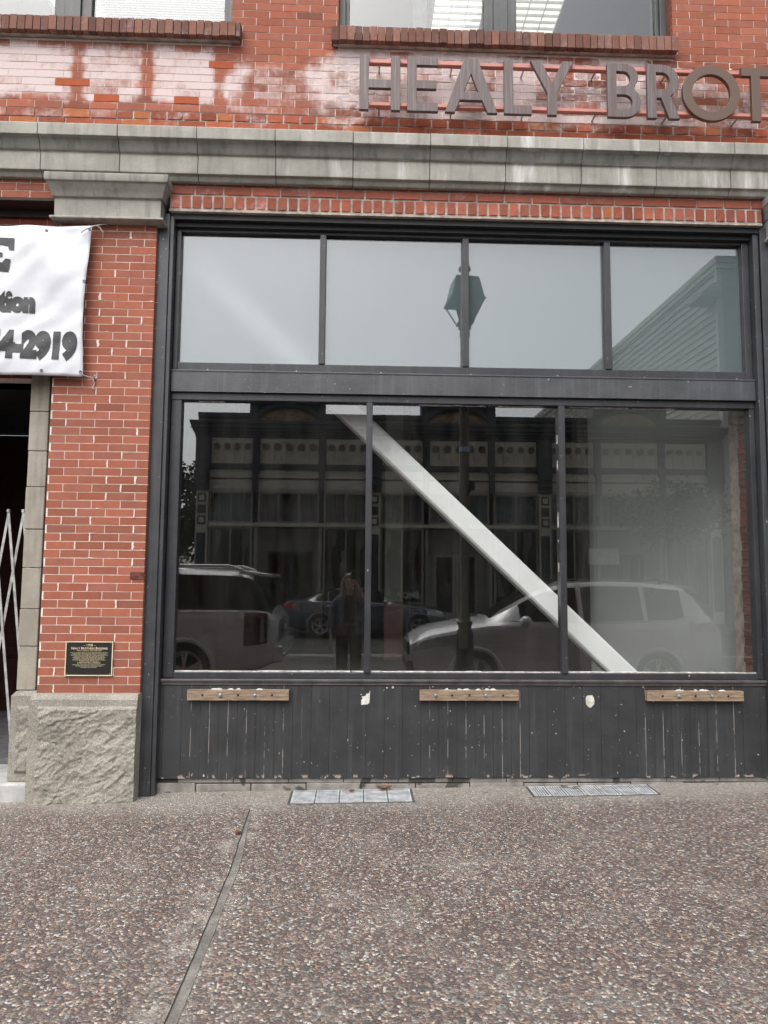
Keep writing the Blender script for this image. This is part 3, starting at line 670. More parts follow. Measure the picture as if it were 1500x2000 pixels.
# sill moulding and bulkhead of vertical boards
mb = MB(); mb.box(-1.442,3.09,.088,.21,.858,.8755); mb.box(-1.442,3.09,.098,.21,.842,.8575); mb.box(-1.442,3.09,.10,.21,.834,.8415)
mb.build('sill_moulding', mat('sill_edge_paint', (.085,.078,.078), .4, var=.3, vs=10), bld, bevel=.003)
mb = MB(); x = -1.45
k0 = math.ceil((-1.45+6.75)/.135-.5)
seams = [-1.45]+[(k+.5)*.135-6.75 for k in range(k0, k0+40) if -1.44 < (k+.5)*.135-6.75 < 3.08]+[3.09]
for a, c in zip(seams[:-1], seams[1:]):
    dy = random.uniform(-.0012,.0012); mb.box(a+.0006, c-.0006, .110+dy, .128, .163+random.uniform(-.003,.004), .8335)
bulk_mb = mb
mb = MB(); mb.box(-1.45,3.09,.1285,.22,.165,.833); mb.build('bulkhead_backing', BLACK, bld)
mb = MB(); x = -1.47; k = 0
while x < 3.4:
    e = x+(.30 if k == 0 else .402); mb.box(x+.004, e-.004, .121+random.uniform(-.002,.003), .33, -.05, .118 if k % 3 else .125); x = e; k += 1
x = -1.3; 
while x < 3.4: mb.box(x+.003, x+.40, .126, .33, .127, .162); x += .402
mb.build('foundation_course', CONC, bld, bevel=.004)
mb = MB(); mb.box(-1.47,3.4,.134,.32,-.05,.1625); mb.build('foundation_joint', mat('dark_joint', (.05,.05,.05), .95), bld)
# bare spots on the bulkhead
def blot(cx, cz, rx, rz, seed, n=16, rough=.2, y=.109, t=.0015):
    pts = [(cx+rx*(1+rough*nz(math.cos(a)*1.5+seed, math.sin(a)*1.5))*math.cos(a), cz+rz*(1+rough*nz(math.cos(a)*1.5, math.sin(a)*1.5+seed))*math.sin(a)) for a in [2*math.pi*k/n for k in range(n)]]
    return pts
mb = MB()
pts = blot(1.742, .722, .037, .045, 3, 18, .25); mb.prism(pts, .1078, .111)
mb.build('bare_paint_patch', mat('bare_primer', (.60,.57,.50), .9, var=.25, vs=30), bld)
mb = bulk_mb; r = random.Random(4)
for i in range(24):
    zone = r.choice([(-1.3,-.4),(.45,1.25),(.45,1.25),(1.5,2.1),(2.1,3.0),(-.3,.4)]); x = r.uniform(*zone); z = r.choice([r.uniform(.17,.83), r.uniform(.17,.19), r.uniform(.81,.832)]); s_ = r.uniform(.0015,.006)
    mb.prism(blot(x, z, s_*r.uniform(.6,1.6), s_*r.uniform(.6,2.2), i, 7, .5), .1078, .110, 1)
mb.build('bulkhead', [PAINT_BOARD, mat('chipped_primer', (.40,.37,.33), .9, var=.4, vs=60)], bld, bevel=.0012)
# brick reveal seen behind the right-hand glass, and timber trim at the left
mb = MB(); r = random.Random(12)
for k in range(34):
    z = .86+k*.0635; d = r.uniform(-.007,.007)
    one_brick(mb, 3.060+d, 3.16, z, z+.055, .24+r.uniform(-.006,.006), .1, jit((.20,.06,.042), .25, r), lambda x,z:.05, .8, r, 3, 2)
mb.box(3.075, 3.3, .262, .5, .8, 3.2, 1)
mb.build('brick_reveal', [BRICK, MORTAR_ROUGH], bld, fix=False)
mb = MB(); mb.box(-1.395,-1.383,.215,.30,.92,2.6); mb.build('reveal_trim', mat('orange_stained_timber', (.26,.10,.045), .6, var=.4, vs=6, stretch=(3,3,.6)), bld)
mb = MB(); mb.box(-1.46,-1.397,.215,.34,.9,4.3); mb.build('reveal_lining', mat('dark_lining', (.03,.03,.03), .8), bld)
# ------------------------------------------------------------------ shop interior
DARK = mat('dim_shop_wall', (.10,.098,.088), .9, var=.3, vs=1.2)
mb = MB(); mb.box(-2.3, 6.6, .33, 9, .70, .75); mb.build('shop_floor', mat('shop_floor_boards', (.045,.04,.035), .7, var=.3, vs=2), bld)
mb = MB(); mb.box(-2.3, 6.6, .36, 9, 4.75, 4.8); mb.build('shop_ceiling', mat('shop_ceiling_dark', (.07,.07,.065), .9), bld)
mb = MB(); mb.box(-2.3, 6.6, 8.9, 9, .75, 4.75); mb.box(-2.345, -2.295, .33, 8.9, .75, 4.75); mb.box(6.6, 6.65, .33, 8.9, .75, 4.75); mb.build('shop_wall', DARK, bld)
mb = MB(); mb.box(-1.46,-1.40,.215,.36,.75,.9); mb.box(-1.46,3.2,.225,.36,.70,.90); mb.build('display_sill', mat('dusty_sill', (.20,.19,.17), .9, var=.3, vs=5), bld)
PW = mat('plasterboard_partition', (.30,.315,.30), .9, var=.06, vs=1.5)
mb = MB(); mb.loft([[(2.17,1.52,.75),(3.30,.66,.75),(3.36,.74,.75),(2.23,1.60,.75)],[(2.17,1.52,4.74),(3.30,.66,4.74),(3.36,.74,4.74),(2.23,1.60,4.74)]])
mb.box(3.30, 6.6, .62, .70, .751, 4.739)
mb.build('partition', PW, bld)
mb = MB(); mb.box(2.06,2.165,1.36,1.50,.75,4.74); mb.build('timber_post', mat('dark_timber_post', (.022,.018,.014), .8, var=.5, vs=5, stretch=(4,4,.8), speck=((.4,.36,.3), 9, .72)), bld)
mb = MB(); mb.box(.285,.475,2.42,2.60,1.36,4.75, 0); mb.box(.280,.480,2.415,2.605,.75,1.36, 1)
mb.build('interior_column', [mat('dull_cream_paint', (.13,.13,.105), .8), mat('dull_red_paint', (.09,.026,.021), .7)], bld)
mb = MB(); mb.box(-.55,-.46,4.2,4.3,.75,4.75); mb.box(1.25,1.36,3.6,3.72,.75,4.75); mb.box(.8,.84,6,6.1,.75,4.75)
mb.box(-2.2,3,6.8,6.86,3.3,3.36); mb.build('stud', mat('bare_stud', (.09,.075,.05), .9), bld)
# the big diagonal steel brace just inside the glass
def brace():
    A = Vector((2.235,.50,.70)); d = Vector((-1.0,0,1.0/.987)); d = Vector((-1.0515, .038, 1)).normalized()
    up = Vector((0,1,0)).cross(Vector((d.x,0,d.z))).normalized()      # in-plane normal
    if up.z < 0: up = -up
    t = Vector((0,1,0)); m = MB(); hw, hd, c = .084, .09, .018
    sec = [(-hw+c,-hd),(hw-c,-hd),(hw,-hd+c),(hw,hd-c),(hw-c,hd),(-hw+c,hd),(-hw,hd-c),(-hw,-hd+c)]
    mid = Vector(((2.221+1.977)/2, .44, .8935))
    rings = []
    for s_ in (-.20, 5.5):
        o = mid+d*s_; rings.append([o+up*a+t*b for a, b in sec])
    m.loft(rings); return m, mid-d*.2
m, p = brace()
br = m.build('diagonal_brace', WHITE_BEAM, None, bevel=.004, loc=p)
tag(br, 'thick white steel brace running diagonally behind the lower shop windows', 'brace')

# ================================================================== sign letters on the wall
BRONZE = NB('weathered_bronze')
_o = BRONZE.sep(); _st = BRONZE.noise(1, 4, .65, BRONZE.map((60, 60, 2.2))); _pt = BRONZE.smooth(_o[0], 2.5, 2.4)
_c = BRONZE.mix(BRONZE.math('MULTIPLY', BRONZE.smooth(_st, .42, .7), BRONZE.math('MULTIPLY', _pt, .85)), (.115,.072,.052), (.27,.25,.26))
_c = BRONZE.mix(BRONZE.math('MULTIPLY', _pt, .55), _c, (.105,.085,.090))
BRONZE = BRONZE.done(_c, .55, None, .15)
sign = thing('wall_sign', 'weathered bronze capital letters HEALY BROT on two thin red rails', 'sign', (0,-.12,5.15))
mr = mat('faded_red_rail', (.52,.21,.17), .6, var=.15)
for zz in (5.566, 5.222):
    q = MB(); q.box(0.0, 4.4, -.016, .016, zz-5.15-.013, zz-5.15+.013); q.box(0, 4.4, .016, .020, zz-5.15-.017, zz-5.15+.017); q.build('rail', mr, sign, bevel=.002)
for k in range(8):
    for zz in (5.566, 5.222): q = MB(); q.lathe([(.007,.0205),(.007,.119)], (.12+k*.56, 0, zz-5.15), 8, 'y'); q.build('standoff', STEEL, sign)
HT = .432
def arc(cx, cy, rx, ry, a0, a1, n=18): return [(cx+rx*math.cos(RAD(a0+(a1-a0)*k/n)), cy+ry*math.sin(RAD(a0+(a1-a0)*k/n))) for k in range(n+1)]
s_ = .066
def L_H(w=.305): return [[(0,0),(s_,0),(s_,.175),(w-s_,.175),(w-s_,0),(w,0),(w,HT),(w-s_,HT),(w-s_,.175+s_*.95),(s_,.175+s_*.95),(s_,HT),(0,HT)]]
def L_E(w=.228): return [[(0,0),(w,0),(w,s_*.95),(s_,s_*.95),(s_,.180),(w-.012,.180),(w-.012,.180+s_*.95),(s_,.180+s_*.95),(s_,HT-s_*.95),(w,HT-s_*.95),(w,HT),(0,HT)]]
def L_A(w=.395):
    h = w/2; return [[(0,0),(.070,0),(.111,.100),(w-.111,.100),(w-.070,0),(w,0),(h+.048,HT),(h-.048,HT)], [(.139,.160),(h,.318),(w-.139,.160)]]
def L_L(w=.206): return [[(0,0),(w,0),(w,s_),(s_,s_),(s_,HT),(0,HT)]]
def L_Y(w=.325): h = w/2; return [[(h-s_/2,0),(h+s_/2,0),(h+s_/2,.172),(w,HT),(w-.078,HT),(h,.252),(.078,HT),(0,HT),(h-s_/2,.172)]]
def L_B(w=.255):
    out = [(0,0)]+arc(w-.122,.122,.122,.122,-90,50,12)+arc(w-.130,.325,.110,.107,-48,90,12)+[(0,HT)]
    return [out, [(s_,s_*.9)]+arc(w-.125,.120,.062,.062,-90,90,10)+[(s_,.182)], [(s_,.246)]+arc(w-.135,.310,.058,.062,-90,90,10)+[(s_,.372)]]
def L_R(w=.245):
    out = [(0,0),(s_,0),(s_,.165),(.108,.165),(w-.078,0),(w,0),(.176,.176)]+arc(w-.125,.302,.125,.130,-62,90,14)+[(0,HT)]
    return [out, [(s_,.232)]+arc(w-.130,.302,.064,.070,-90,90,10)+[(s_,.372)]]
def L_O(w=.445): return [arc(w/2,HT/2,w/2,HT/2+.008,0,352,44), arc(w/2,HT/2,w/2-.07,HT/2-.062,0,352,44)]
def L_T(w=.215): h = w/2; return [[(h-s_/2,0),(h+s_/2,0),(h+s_/2,HT-s_),(w,HT-s_),(w,HT),(0,HT),(0,HT-s_),(h-s_/2,HT-s_)]]
for fn, x0, lab in ((L_H,-.030,None),(L_E,.334,None),(L_A,.621,None),(L_L,1.074,None),(L_Y,1.279,None),(L_B,1.873,None),(L_R,2.182,None),(L_O,2.458,None),(L_T,2.925,None)):
    me = curve_mesh(fn(), .013, .0025); q = MB(); q.mesh(me, FRONT); bpy.data.meshes.remove(me)
    for i, p in enumerate(q.v): q.v[i] = (p[0]+x0, p[1]-.0325, p[2]+.005)
    q.build('letter', BRONZE, sign, fix=False)

# ================================================================== bronze plaque
pl = thing('plaque', 'black and gold memorial plaque on the red brick pier', 'plaque', (-1.925,-.002,1.034))
PX, PZ = .1685, .1225
q = MB(); q.box(-PX,PX,-.010,0,-PZ,PZ); q.build('plate', mat('plaque_black', (.010,.010,.009), .45, var=.3, vs=60), pl, bevel=.001)
GOLD = mat('plaque_gold', (.72,.60,.38), .45, .15, var=.12)
q = MB(); t = .007
q.box(-PX,PX,-.0145,-.0105,PZ-t,PZ); q.box(-PX,PX,-.0145,-.0105,-PZ,-PZ+t); q.box(-PX,-PX+t,-.0145,-.0105,-PZ+t,PZ-t); q.box(PX-t,PX,-.0145,-.0105,-PZ+t,PZ-t); q.build('border', GOLD, pl)
for sx in (-1,1):
    for sz in (-1,1): q = MB(); q.lathe([(.0045,-.0105),(.0045,-.0135),(.002,-.0145)], (sx*(PX-.018),0,sz*(PZ-.016)), 10, 'y'); q.build('screw', mat('dull_screw', (.12,.12,.12), .5, .6), pl)
def line(txt, z, size, wid):
    me = text_mesh(txt, size, .0, align='CENTER'); xs = [v.co.x for v in me.vertices]; k = wid/max(1e-6, max(xs)-min(xs)); q = MB()
    for v in me.vertices: v.co.x *= k
    q.mesh(me, Matrix.Translation((0,-.0112,z)) @ FRONT); bpy.data.meshes.remove(me); return q
lines = [('\u2013 1908 \u2013',.087,.025,.085),('NEO-CLASSICAL ARCHITECTURE',.0525,.0115,.172),
 ('BUILT BY CHARLES EVANS FOR JOHN AND PETER HEALY FOR THEIR',.0385,.0085,.262),('GROCERY AND HARDWARE BUSINESS. TENANTS HAVE INCLUDED',.030,.0085,.235),('HARDWARE STORES, DELICATESSEN, DANCE HALL, LODGE ROOMS AND',.0215,.0085,.262),('THE OLD TOWN BAR AND GRILL. DAMAGED BY THE 1954',.013,.0085,.215),('EARTHQUAKE IT WAS LATER VACANT IN 2010. RETROFITTED',.0045,.0085,.23),('DEMOLITION WAS AVERTED TO RESTORE THE BUILDING.',-.004,.0085,.215),('RESTORED AND REOPENED FOR OFFICES AND RETAIL IN 2012.',-.0125,.0085,.235),('PRESERVATION AWARD 2012',-.021,.0085,.135),
 ('EUREKA HISTORIC LANDMARK',-.0345,.0125,.165),('THIS PROGRAM FUNDED THROUGH A PARTNERSHIP WITH PROPERTY',-.0465,.0078,.235),('OWNERS, CITY AND THE EUREKA MAIN STREET',-.0555,.0078,.19),('AND EUREKA HERITAGE SOCIETY',-.0645,.0078,.115)]
q = MB()
for t_, z_, sz_, wd_ in lines:
    g = line(t_, z_, sz_, wd_); q.add(g.v, g.f)
x = -.128                                                    # title in small capitals
tot = []
for wd_ in ('HEALY','BROTHERS','BUILDING'):
    for i, ch in enumerate(wd_):
        tot.append((ch, .0235 if i == 0 else .0185))
    tot.append((' ', .014))
X = 0; parts = []
for ch, sz_ in tot:
    if ch == ' ': X += .007; continue
    me = text_mesh(ch, sz_, .0006); xs = [v.co.x for v in me.vertices]; parts.append((me, X-min(xs))); X += max(xs)-min(xs)+.0022
k = .256/(X-.009)
for me, xo in parts: q.mesh(me, Matrix.Translation((-.128,-.0112,.0655)) @ FRONT @ Matrix.Diagonal((k,1,1,1)) @ Matrix.Translation((xo,0,0))); bpy.data.meshes.remove(me)
q.build('lettering', GOLD, pl, fix=False)

# ================================================================== timber blocks bolted to the bulkhead
def block(x0, x1, z0, z1, lab, bolts, holes, tilt=0):
    cx, cz = (x0+x1)/2, (z0+z1)/2
    t = thing('timber_block', lab, 'timber block', (cx,.108,cz), 0, 'timber blocks bolted to the bulkhead'); t.rotation_euler = (0,tilt,0)
    hx, hz = (x1-x0)/2, (z1-z0)/2; q = MB()
    q.grid(lambda u, v: (0,0,0), 1, 1); q = MB()
    pk = q; q.box(-hx,hx,-.042,-.0,-hz,hz)
    for bx in bolts:
        q = MB(); q.lathe([(.0155,-.0425),(.0155,-.0450),(.011,-.0455),(.0105,-.051),(.006,-.053)], (bx*hx,0,0), 12, 'y'); q.build('bolt', STEEL, t)
    q = pk
    for bx in holes: q.lathe([(.009,-.0419),(.009,-.0427)], (bx*hx,0,0), 10, 'y', 1)  # black discs stand in for the shaded depth of drilled holes
    r = random.Random(int(cx*100))
    for k in range(12): q.lathe([(.0025,-.0419),(.0025,-.0425)], (-hx+.03+k*(2*hx-.06)/11, 0, hz-.016+r.uniform(-.003,.003)), 6, 'y', 1)
    for k in range(7):
        x = r.uniform(-.6,.6)*hx; wv = r.uniform(.008,.03); q.prism([(x-wv,hz-.0005),(x+wv,hz-.0005),(x+wv*.4,hz+r.uniform(.004,.012)),(x-wv*.5,hz+r.uniform(.003,.010))], -.022-r.uniform(0,.012), -.006, 2)
    q.build('plank', [WOODB, BLACK, mat('white_flake', (.66,.65,.62), .9)], t, bevel=.0018)
block(-1.238,-.500,.728,.802,'weathered timber block with two large bolts, farthest left of the three on the bulkhead',(-.35,.33),(-.70,0,.67),.0)
block(.462,1.198,.729,.803,'weathered timber block with open drilled holes, between the torn sticker and the round bare patch',(-.68,.33),(-.35,0,.68))
block(2.160,2.893,.728,.800,'weathered timber block at the right end of the bulkhead, right of the round bare patch',(-.34,.34),(-.68,0,.68))
# torn sticker
q = MB(); pts = [(.030,.690),(.078,.694),(.092,.705),(.096,.795),(.085,.770),(.070,.772),(.064,.756),(.033,.750),(.040,.735),(.030,.722)]
q.prism(pts, .1068, .1084); st = q.build('torn_sticker', mat('faded_paper', (.62,.61,.57), .85, var=.2, vs=40, speck=((.35,.34,.32), 60, .66)), None, loc=(.06,.1084,.74))
tag(st, 'torn white paper sticker left on the dark bulkhead boards', 'sticker')

# ================================================================== banner
bx0, bx1 = -4.05, -2.015
def ban(x, z):
    u = (x-bx0)/(bx1-bx0); v = (z-3.075)/1.15
    d = .013*math.sin(u*9+v*5+1)*math.sin(v*4+.5)+.014*nz(u*4.2, v*3, 2)+.012*math.sin((u*2.6+v)*11)*u*v+.011*nz(u*15-v*9, v*5, 5)
    return -.075-d-.02*math.sin(v*math.pi)
def bedge(v): return bx1+.022*(1-v)*-1-.020*math.sin(v*math.pi)+.006*nz(v*6, 3)
def btop(u): return 4.205+.018*u-.012*math.sin(u*math.pi*1.3)
def bbot(u): return 3.098-.018*u+.010*math.sin(u*7)*(1-u)
bt = thing('banner', 'wrinkled white vinyl banner with bold black writing roped over the side doorway', 'banner', (-2.9,-.08,3.08))
q = MB(); 
def bp(u, v):
    e = bedge(v); x = bx0+(e-bx0)*u; z = bbot(u)+(btop(u)-bbot(u))*v; return (x+2.9, ban(x, z)+.08, z-3.08)
q.grid(bp, 70, 44)
VINYL = mat('white_vinyl', (.64,.65,.685), .42, var=.06, vs=4, bump=.15, bs=18)
o = q.build('cloth', VINYL, bt, smooth=60); md = o.modifiers.new('thickness', 'SOLIDIFY'); md.thickness = .0016
INK = mat('black_print', (.028,.028,.030), .5, var=.3, vs=12)
def banner_text(txt, size, x_right, z_base, width, offset, shear=0, squash=1.0, hgt=None, rot=0):
    me = text_mesh(txt, size, offset, shear); xs = [v.co.x for v in me.vertices]; ys = [v.co.y for v in me.vertices]
    k = width/(max(xs)-min(xs)); kz = (hgt/(max(ys)-min(ys))) if hgt else 1
    b = bmesh.new(); b.from_mesh(me); bmesh.ops.triangulate(b, faces=b.faces)
    for v in b.verts:
        x = x_right-(max(xs)-v.co.x)*k; z = z_base+(v.co.y-min(ys))*kz+rot*(x-x_right); v.co = (x, 0, z)
    for it in range(4):
        es = [e for e in b.edges if e.calc_length() > .035]
        if not es: break
        bmesh.ops.subdivide_edges(b, edges=es, cuts=1); bmesh.ops.triangulate(b, faces=b.faces)
    for v in b.verts: v.co = (v.co.x+2.9, ban(v.co.x, v.co.z)-.0035+.08, v.co.z-3.08)
    b.to_mesh(me); b.free(); g = MB(); g.mesh(me); bpy.data.meshes.remove(me); return g.build('lettering', INK, bt, fix=False)
banner_text('44-2919', .30, -2.083, 3.19, .66, .026, hgt=.228)
banner_text('ation', .26, -2.402, 3.545, .335, .022, hgt=.165, rot=.0)
# slab-serif E, drawn
pe = [(-2.567+(px-35)*.00385, 4.094-(py-475)*.00397) for px, py in [(-25,470),(33,470),(34,494),(25,494),(22,486),(12,484),(6,484),(6,498),(14,500),(14,508),(6,509),(6,519),(14,519),(20,511),(29,512),(26,536),(-25,536)]]
me = curve_mesh([[(x, z) for x, z in pe]], 0); b = bmesh.new(); b.from_mesh(me)
bmesh.ops.triangulate(b, faces=b.faces)
for v in b.verts: v.co = (v.co.x+2.9, ban(v.co.x, v.co.y)-.005+.08, v.co.y-3.08)
b.to_mesh(me); b.free(); q = MB(); q.mesh(me); q.build('lettering', INK, bt, fix=False)
for gx, gv in ((-2.035,.975),(-2.055,.03),(-2.05,.62),(-2.35,.965),(-2.33,.03),(-2.75,.03)):
    u = (gx-bx0)/(bx1-bx0); z = bbot(u)+(btop(u)-bbot(u))*gv; q = MB(); q.lathe([(.004,-.003),(.011,-.004),(.012,-.001),(.012,.002)], (gx+2.9, ban(gx,z)+.08, z-3.08), 12, 'y'); q.build('grommet', mat('grommet_metal', (.12,.12,.12), .5, .5), bt)
ROPE = mat('white_cord', (.55,.53,.50), .9)
def rope(pts, lab): 
    q = MB(); q.tube(pts, .0042, 6); o = q.build('cord', ROPE, bt, smooth=60); return o
def rel(p): return (p[0]+2.9, p[1]+.08, p[2]-3.08)
rope([rel(p) for p in [(-2.035,-.10,4.20),(-2.0,-.085,4.225),(-1.972,-.06,4.245),(-1.945,-.02,4.272),(-1.93,.0,4.28)]], '')
rope([rel(p) for p in [(-1.985,-.07,4.235),(-1.965,-.055,4.225),(-1.95,-.05,4.20)]], '')
rope([rel(p) for p in [(-2.035,-.10,4.20),(-2.06,-.095,4.19),(-2.09,-.09,4.17)]], '')
rope([rel(p) for p in [(-2.05,-.10,3.10),(-2.02,-.075,3.085),(-1.985,-.03,3.085),(-1.97,.0,3.09)]], '')
rope([rel(p) for p in [(-1.985,-.03,3.085),(-1.972,-.012,3.05),(-1.985,-.012,3.01),(-1.968,-.012,3.005)]], '')
for hx, hz in ((-1.932,4.28),(-1.972,3.088)):
    q = MB(); q.tube([rel((hx,-.0,hz)),rel((hx,-.03,hz)),rel((hx+.01,-.042,hz+.006)),rel((hx+.012,-.035,hz+.016))], .0045, 6); q.lathe([(.012,-.001),(.012,-.006)], rel((hx,0,hz)), 10, 'y'); q.build('hook', STEEL, bt)

# ================================================================== folding gate
gt = thing('folding_gate', 'grey steel scissor gate folded across the dark side doorway', 'gate', (-2.6,.34,.17))
FG = mat('gate_steel', (.40,.395,.38), .5, .3, var=.3, vs=20)
sl = .128; top = 1.95
def slat(xt, sgn, y):
    q = MB(); z1 = top; n = 6; a = Vector((xt, y, top)); 
    L = top-.03; bx = xt+sgn*sl*L
    q.bar((xt, y, top), (bx, y, .03), .006, .019, up=(0,1,0)); return q
for k in range(11):
    xt = .0-.113*k
    for sgn, y in ((1,-.012),(-1,.0)):
        a = (xt, top); b_ = (xt+sgn*sl*(top-.03), .03)
        hi = .055; lo = -1.55
        z_end = .03
        if b_[0] > hi: z_end = top-(hi-xt)/sl
        q = MB(); q.bar((xt, y, top), (xt+sgn*sl*(top-z_end), y, z_end), .019, .005, up=(0,1,0)); q.build('slat', FG, gt)
    q = MB(); q.box(xt-.010, xt+.010, -.02, .008, top-.012, top+.012); q.build('pivot', FG, gt, bevel=.002)
for x_, y_ in ((.055,.012),):
    q = MB(); q.box(.045,.07,-.016,.010,.0,top-.3); q.build('end_post', FG, gt, bevel=.002)

# ================================================================== gratings and leaves on the pavement
def grating(x0, x1, ya, yb, n, lab, skew, bars):
    t = thing('pavement_grating', lab, 'grating', (x0, ya, gz(x0, ya)+.001), 0, 'gratings set in the pavement'); W_ = x1-x0; D = yb-ya
    sl_ = .0150
    def P(x, y, z): return (x+skew*(1-y/D)*(1 if x < W_*.5 else 1), y, z+x*sl_+y*.006)
    q = MB()
    def bx(m, a, c, e, f, h): m.add([P(a,e,-.02),P(c,e,-.02),P(c,f,-.02),P(a,f,-.02),P(a,e,h),P(c,e,h),P(c,f,h),P(a,f,h)], [(0,3,2,1),(4,5,6,7),(0,1,5,4),(1,2,6,5),(2,3,7,6),(3,0,4,7)])
    bx(q, -.014, W_+.014, -.012, D, .0008); q.build('pit_shade', mat('grate_dark', (.07,.07,.07), .9), t)  # flat dark sheet stands in for the shaded gap under the panels
    pw = W_/n
    for i in range(n):
        q = MB(); a, c = i*pw+.004, (i+1)*pw-.004
        bx(q, a, a+.012, .004, D-.004, .0028); bx(q, c-.012, c, .004, D-.004, .0028); bx(q, a+.012, c-.012, .004, .016, .0028); bx(q, a+.012, c-.012, D-.016, D-.004, .0028)
        k = a+.016
        if bars == 'fine':
            e = .020
            while e < D-.022: bx(q, a+.012, c-.012, e, e+.0085, .0026); e += .0155
        else:
            while k < c-.016: bx(q, k, k+.011, .016, D-.016, .0026); k += .0175
        q.build('panel', GRATE, t)
grating(-.458,.395,-.185,.105,5,'blue-grey ribbed metal grating in the pavement below the torn sticker',.0,'fine')
grating(1.262,2.150,-.125,.105,7,'pale slatted metal grating in the pavement below the round bare patch',-.0,'wide')
LEAF = mat('dry_leaf', (.16,.065,.022), .7, var=.35, vs=40)
def leaf(x, y, L, W_, rz, curl, lab, z=.012):
    q = MB()
    def f(u, v):
        wd = W_*math.sin(math.pi*min(1, max(0, u*.96+.02)))**.8; a = (v-.5)*2
        return ((u-.5)*L, a*wd*.5, curl*(u-.5)**2*4*L*.25+abs(a)*wd*.35)
    q.grid(f, 14, 6); o = q.build('dry_leaf', LEAF, None, smooth=60); md = o.modifiers.new('thickness','SOLIDIFY'); md.thickness = .001
    o.location = (x, y, gz(x, y)+z); o.rotation_euler = (0,0,rz); return tag(o, lab, 'leaf', 'dry leaves on the pavement')
leaf(.205,.070,.12,.05,.05,.8,'large curled brown leaf lying on the ribbed grating against the foundation blocks')
leaf(-.030,.035,.05,.03,.4,.6,'small brown leaf lying near the middle of the ribbed grating')
leaf(1.52,.06,.07,.02,-.4,.3,'dark shrivelled leaf lying on the slatted grating')
leaf(1.60,.03,.06,.018,.3,.3,'thin twisted leaf scrap beside the dark one on the slatted grating')
leaf(-.715,-.74,.045,.04,.9,.2,'flat rust-brown leaf stuck in the pavement joint',.008)
# ================================================================== across the street (seen mirrored in the shop glass)
FY = -19.5
DKT = mat('dark_teal_trim', (.028,.036,.043), .6, var=.25, vs=3)
CREAM = mat('tan_cream_paint', (.54,.50,.40), .75, var=.12, vs=2)
CREAM2 = mat('relief_and_riser_tan', (.17,.15,.11), .8, var=.15, vs=3)  # darkened tan: recess shade put into the frieze colour; also on stall risers
OCHRE = mat('ochre_carving', (.42,.29,.16), .8, var=.2, vs=5)
GREYT = mat('grey_shop_trim', (.24,.235,.21), .6, var=.15, vs=2)
vb = thing('commercial_building', 'low ornate tan and dark teal shop building with three carved arches, mirrored in the glass', 'building', (-5.46, FY, 0))
UW = 6.03
q = MB(); q.box(-.2, 18.3, -14, -.02, 4.53, 6.95); q.box(-.2, 18.3, -14, -13.8, -.1, 4.53); q.box(-.2,0,-13.8,-.02,-.1,4.53); q.box(18.1,18.3,-13.8,-.02,-.1,4.53); q.build('wall', CREAM, vb)
q = MB(); q.box(-.2, 18.3, -8.2, -8, 0, 4.5); q.box(-.0, 18.1, -8, -.1, -.05, .02); q.build('shop_back', mat('dim_shop_back', (.06,.055,.045), .9, var=.3, vs=.8), vb)
for k in range(3):
    for a, c in (((-.2 if k == 0 else -.0),1.75),(4.19,6.03)):
        q = MB(); x0, x1 = k*UW+a, k*UW+c+(.27 if (k == 2 and a > 4) else 0)
        q.prism([(x0,6.952),(x1,6.952),(x1,7.10),(x0,7.10)], -.35, .16); q.build('parapet', CREAM, vb)
        q = MB(); q.box(x0,x1,-.35,.28,7.10,7.27); q.box(x0,x1,-.3,.22,7.04,7.099); q.build('coping', DKT, vb, bevel=.02)
# main cornice in steps, dark
q = MB()
for z0, z1, d in ((6.42,6.52,.10),(6.521,6.60,.17),(6.601,6.70,.30),(6.701,6.84,.42),(6.841,6.95,.50)): q.box(-.28-d*.3, 18.36+d*.3, -.0, d, z0, z1)
q.build('cornice', DKT, vb, bevel=.012)
q = MB()
for k in range(3):                                            # arched panels of the frieze
    for a, c, n in ((.27,1.70,4),(1.96,4.02,5),(4.28,5.76,4)):
        wd = (c-a)/n
        for i in range(n):
            cx = k*UW+a+wd*(i+.5); r = wd*.36
            me = curve_mesh([[(cx-wd*.49,5.50),(cx+wd*.49,5.50),(cx+wd*.49,6.40),(cx-wd*.49,6.40)], [(cx-r,5.56),(cx+r,5.56)]+[(cx+r*math.cos(t), 6.13+r*math.sin(t)*.62*1.25) for t in [math.pi*j/12 for j in range(13)]]], .03)
            q.mesh(me, Matrix.Translation((0,.031,0)) @ FRONT, 0); bpy.data.meshes.remove(me)
            q.lathe([(.0,.0),(r*.80,.0),(r*.80,.022),(r*.62,.028),(r*.60,.012),(r*.2,.012),(r*.18,.04),(.001,.045)], (cx,0,6.10), 14, 'y', 1)
q.build('frieze', [CREAM, CREAM2], vb)
q = MB(); q.box(-.25,18.35,.0,.13,5.30,5.495); q.box(-.25,18.35,.0,.06,4.955,5.0); q.build('dark_band', DKT, vb, bevel=.01)
q = MB(); q.box(-.2,18.3,-.02,.03,5.001,5.299); q.box(-.2,18.3,-.02,.03,4.53,4.953); q.box(-.2,18.3,.03,.07,4.60,4.66); q.build('signboard_band', CREAM, vb)
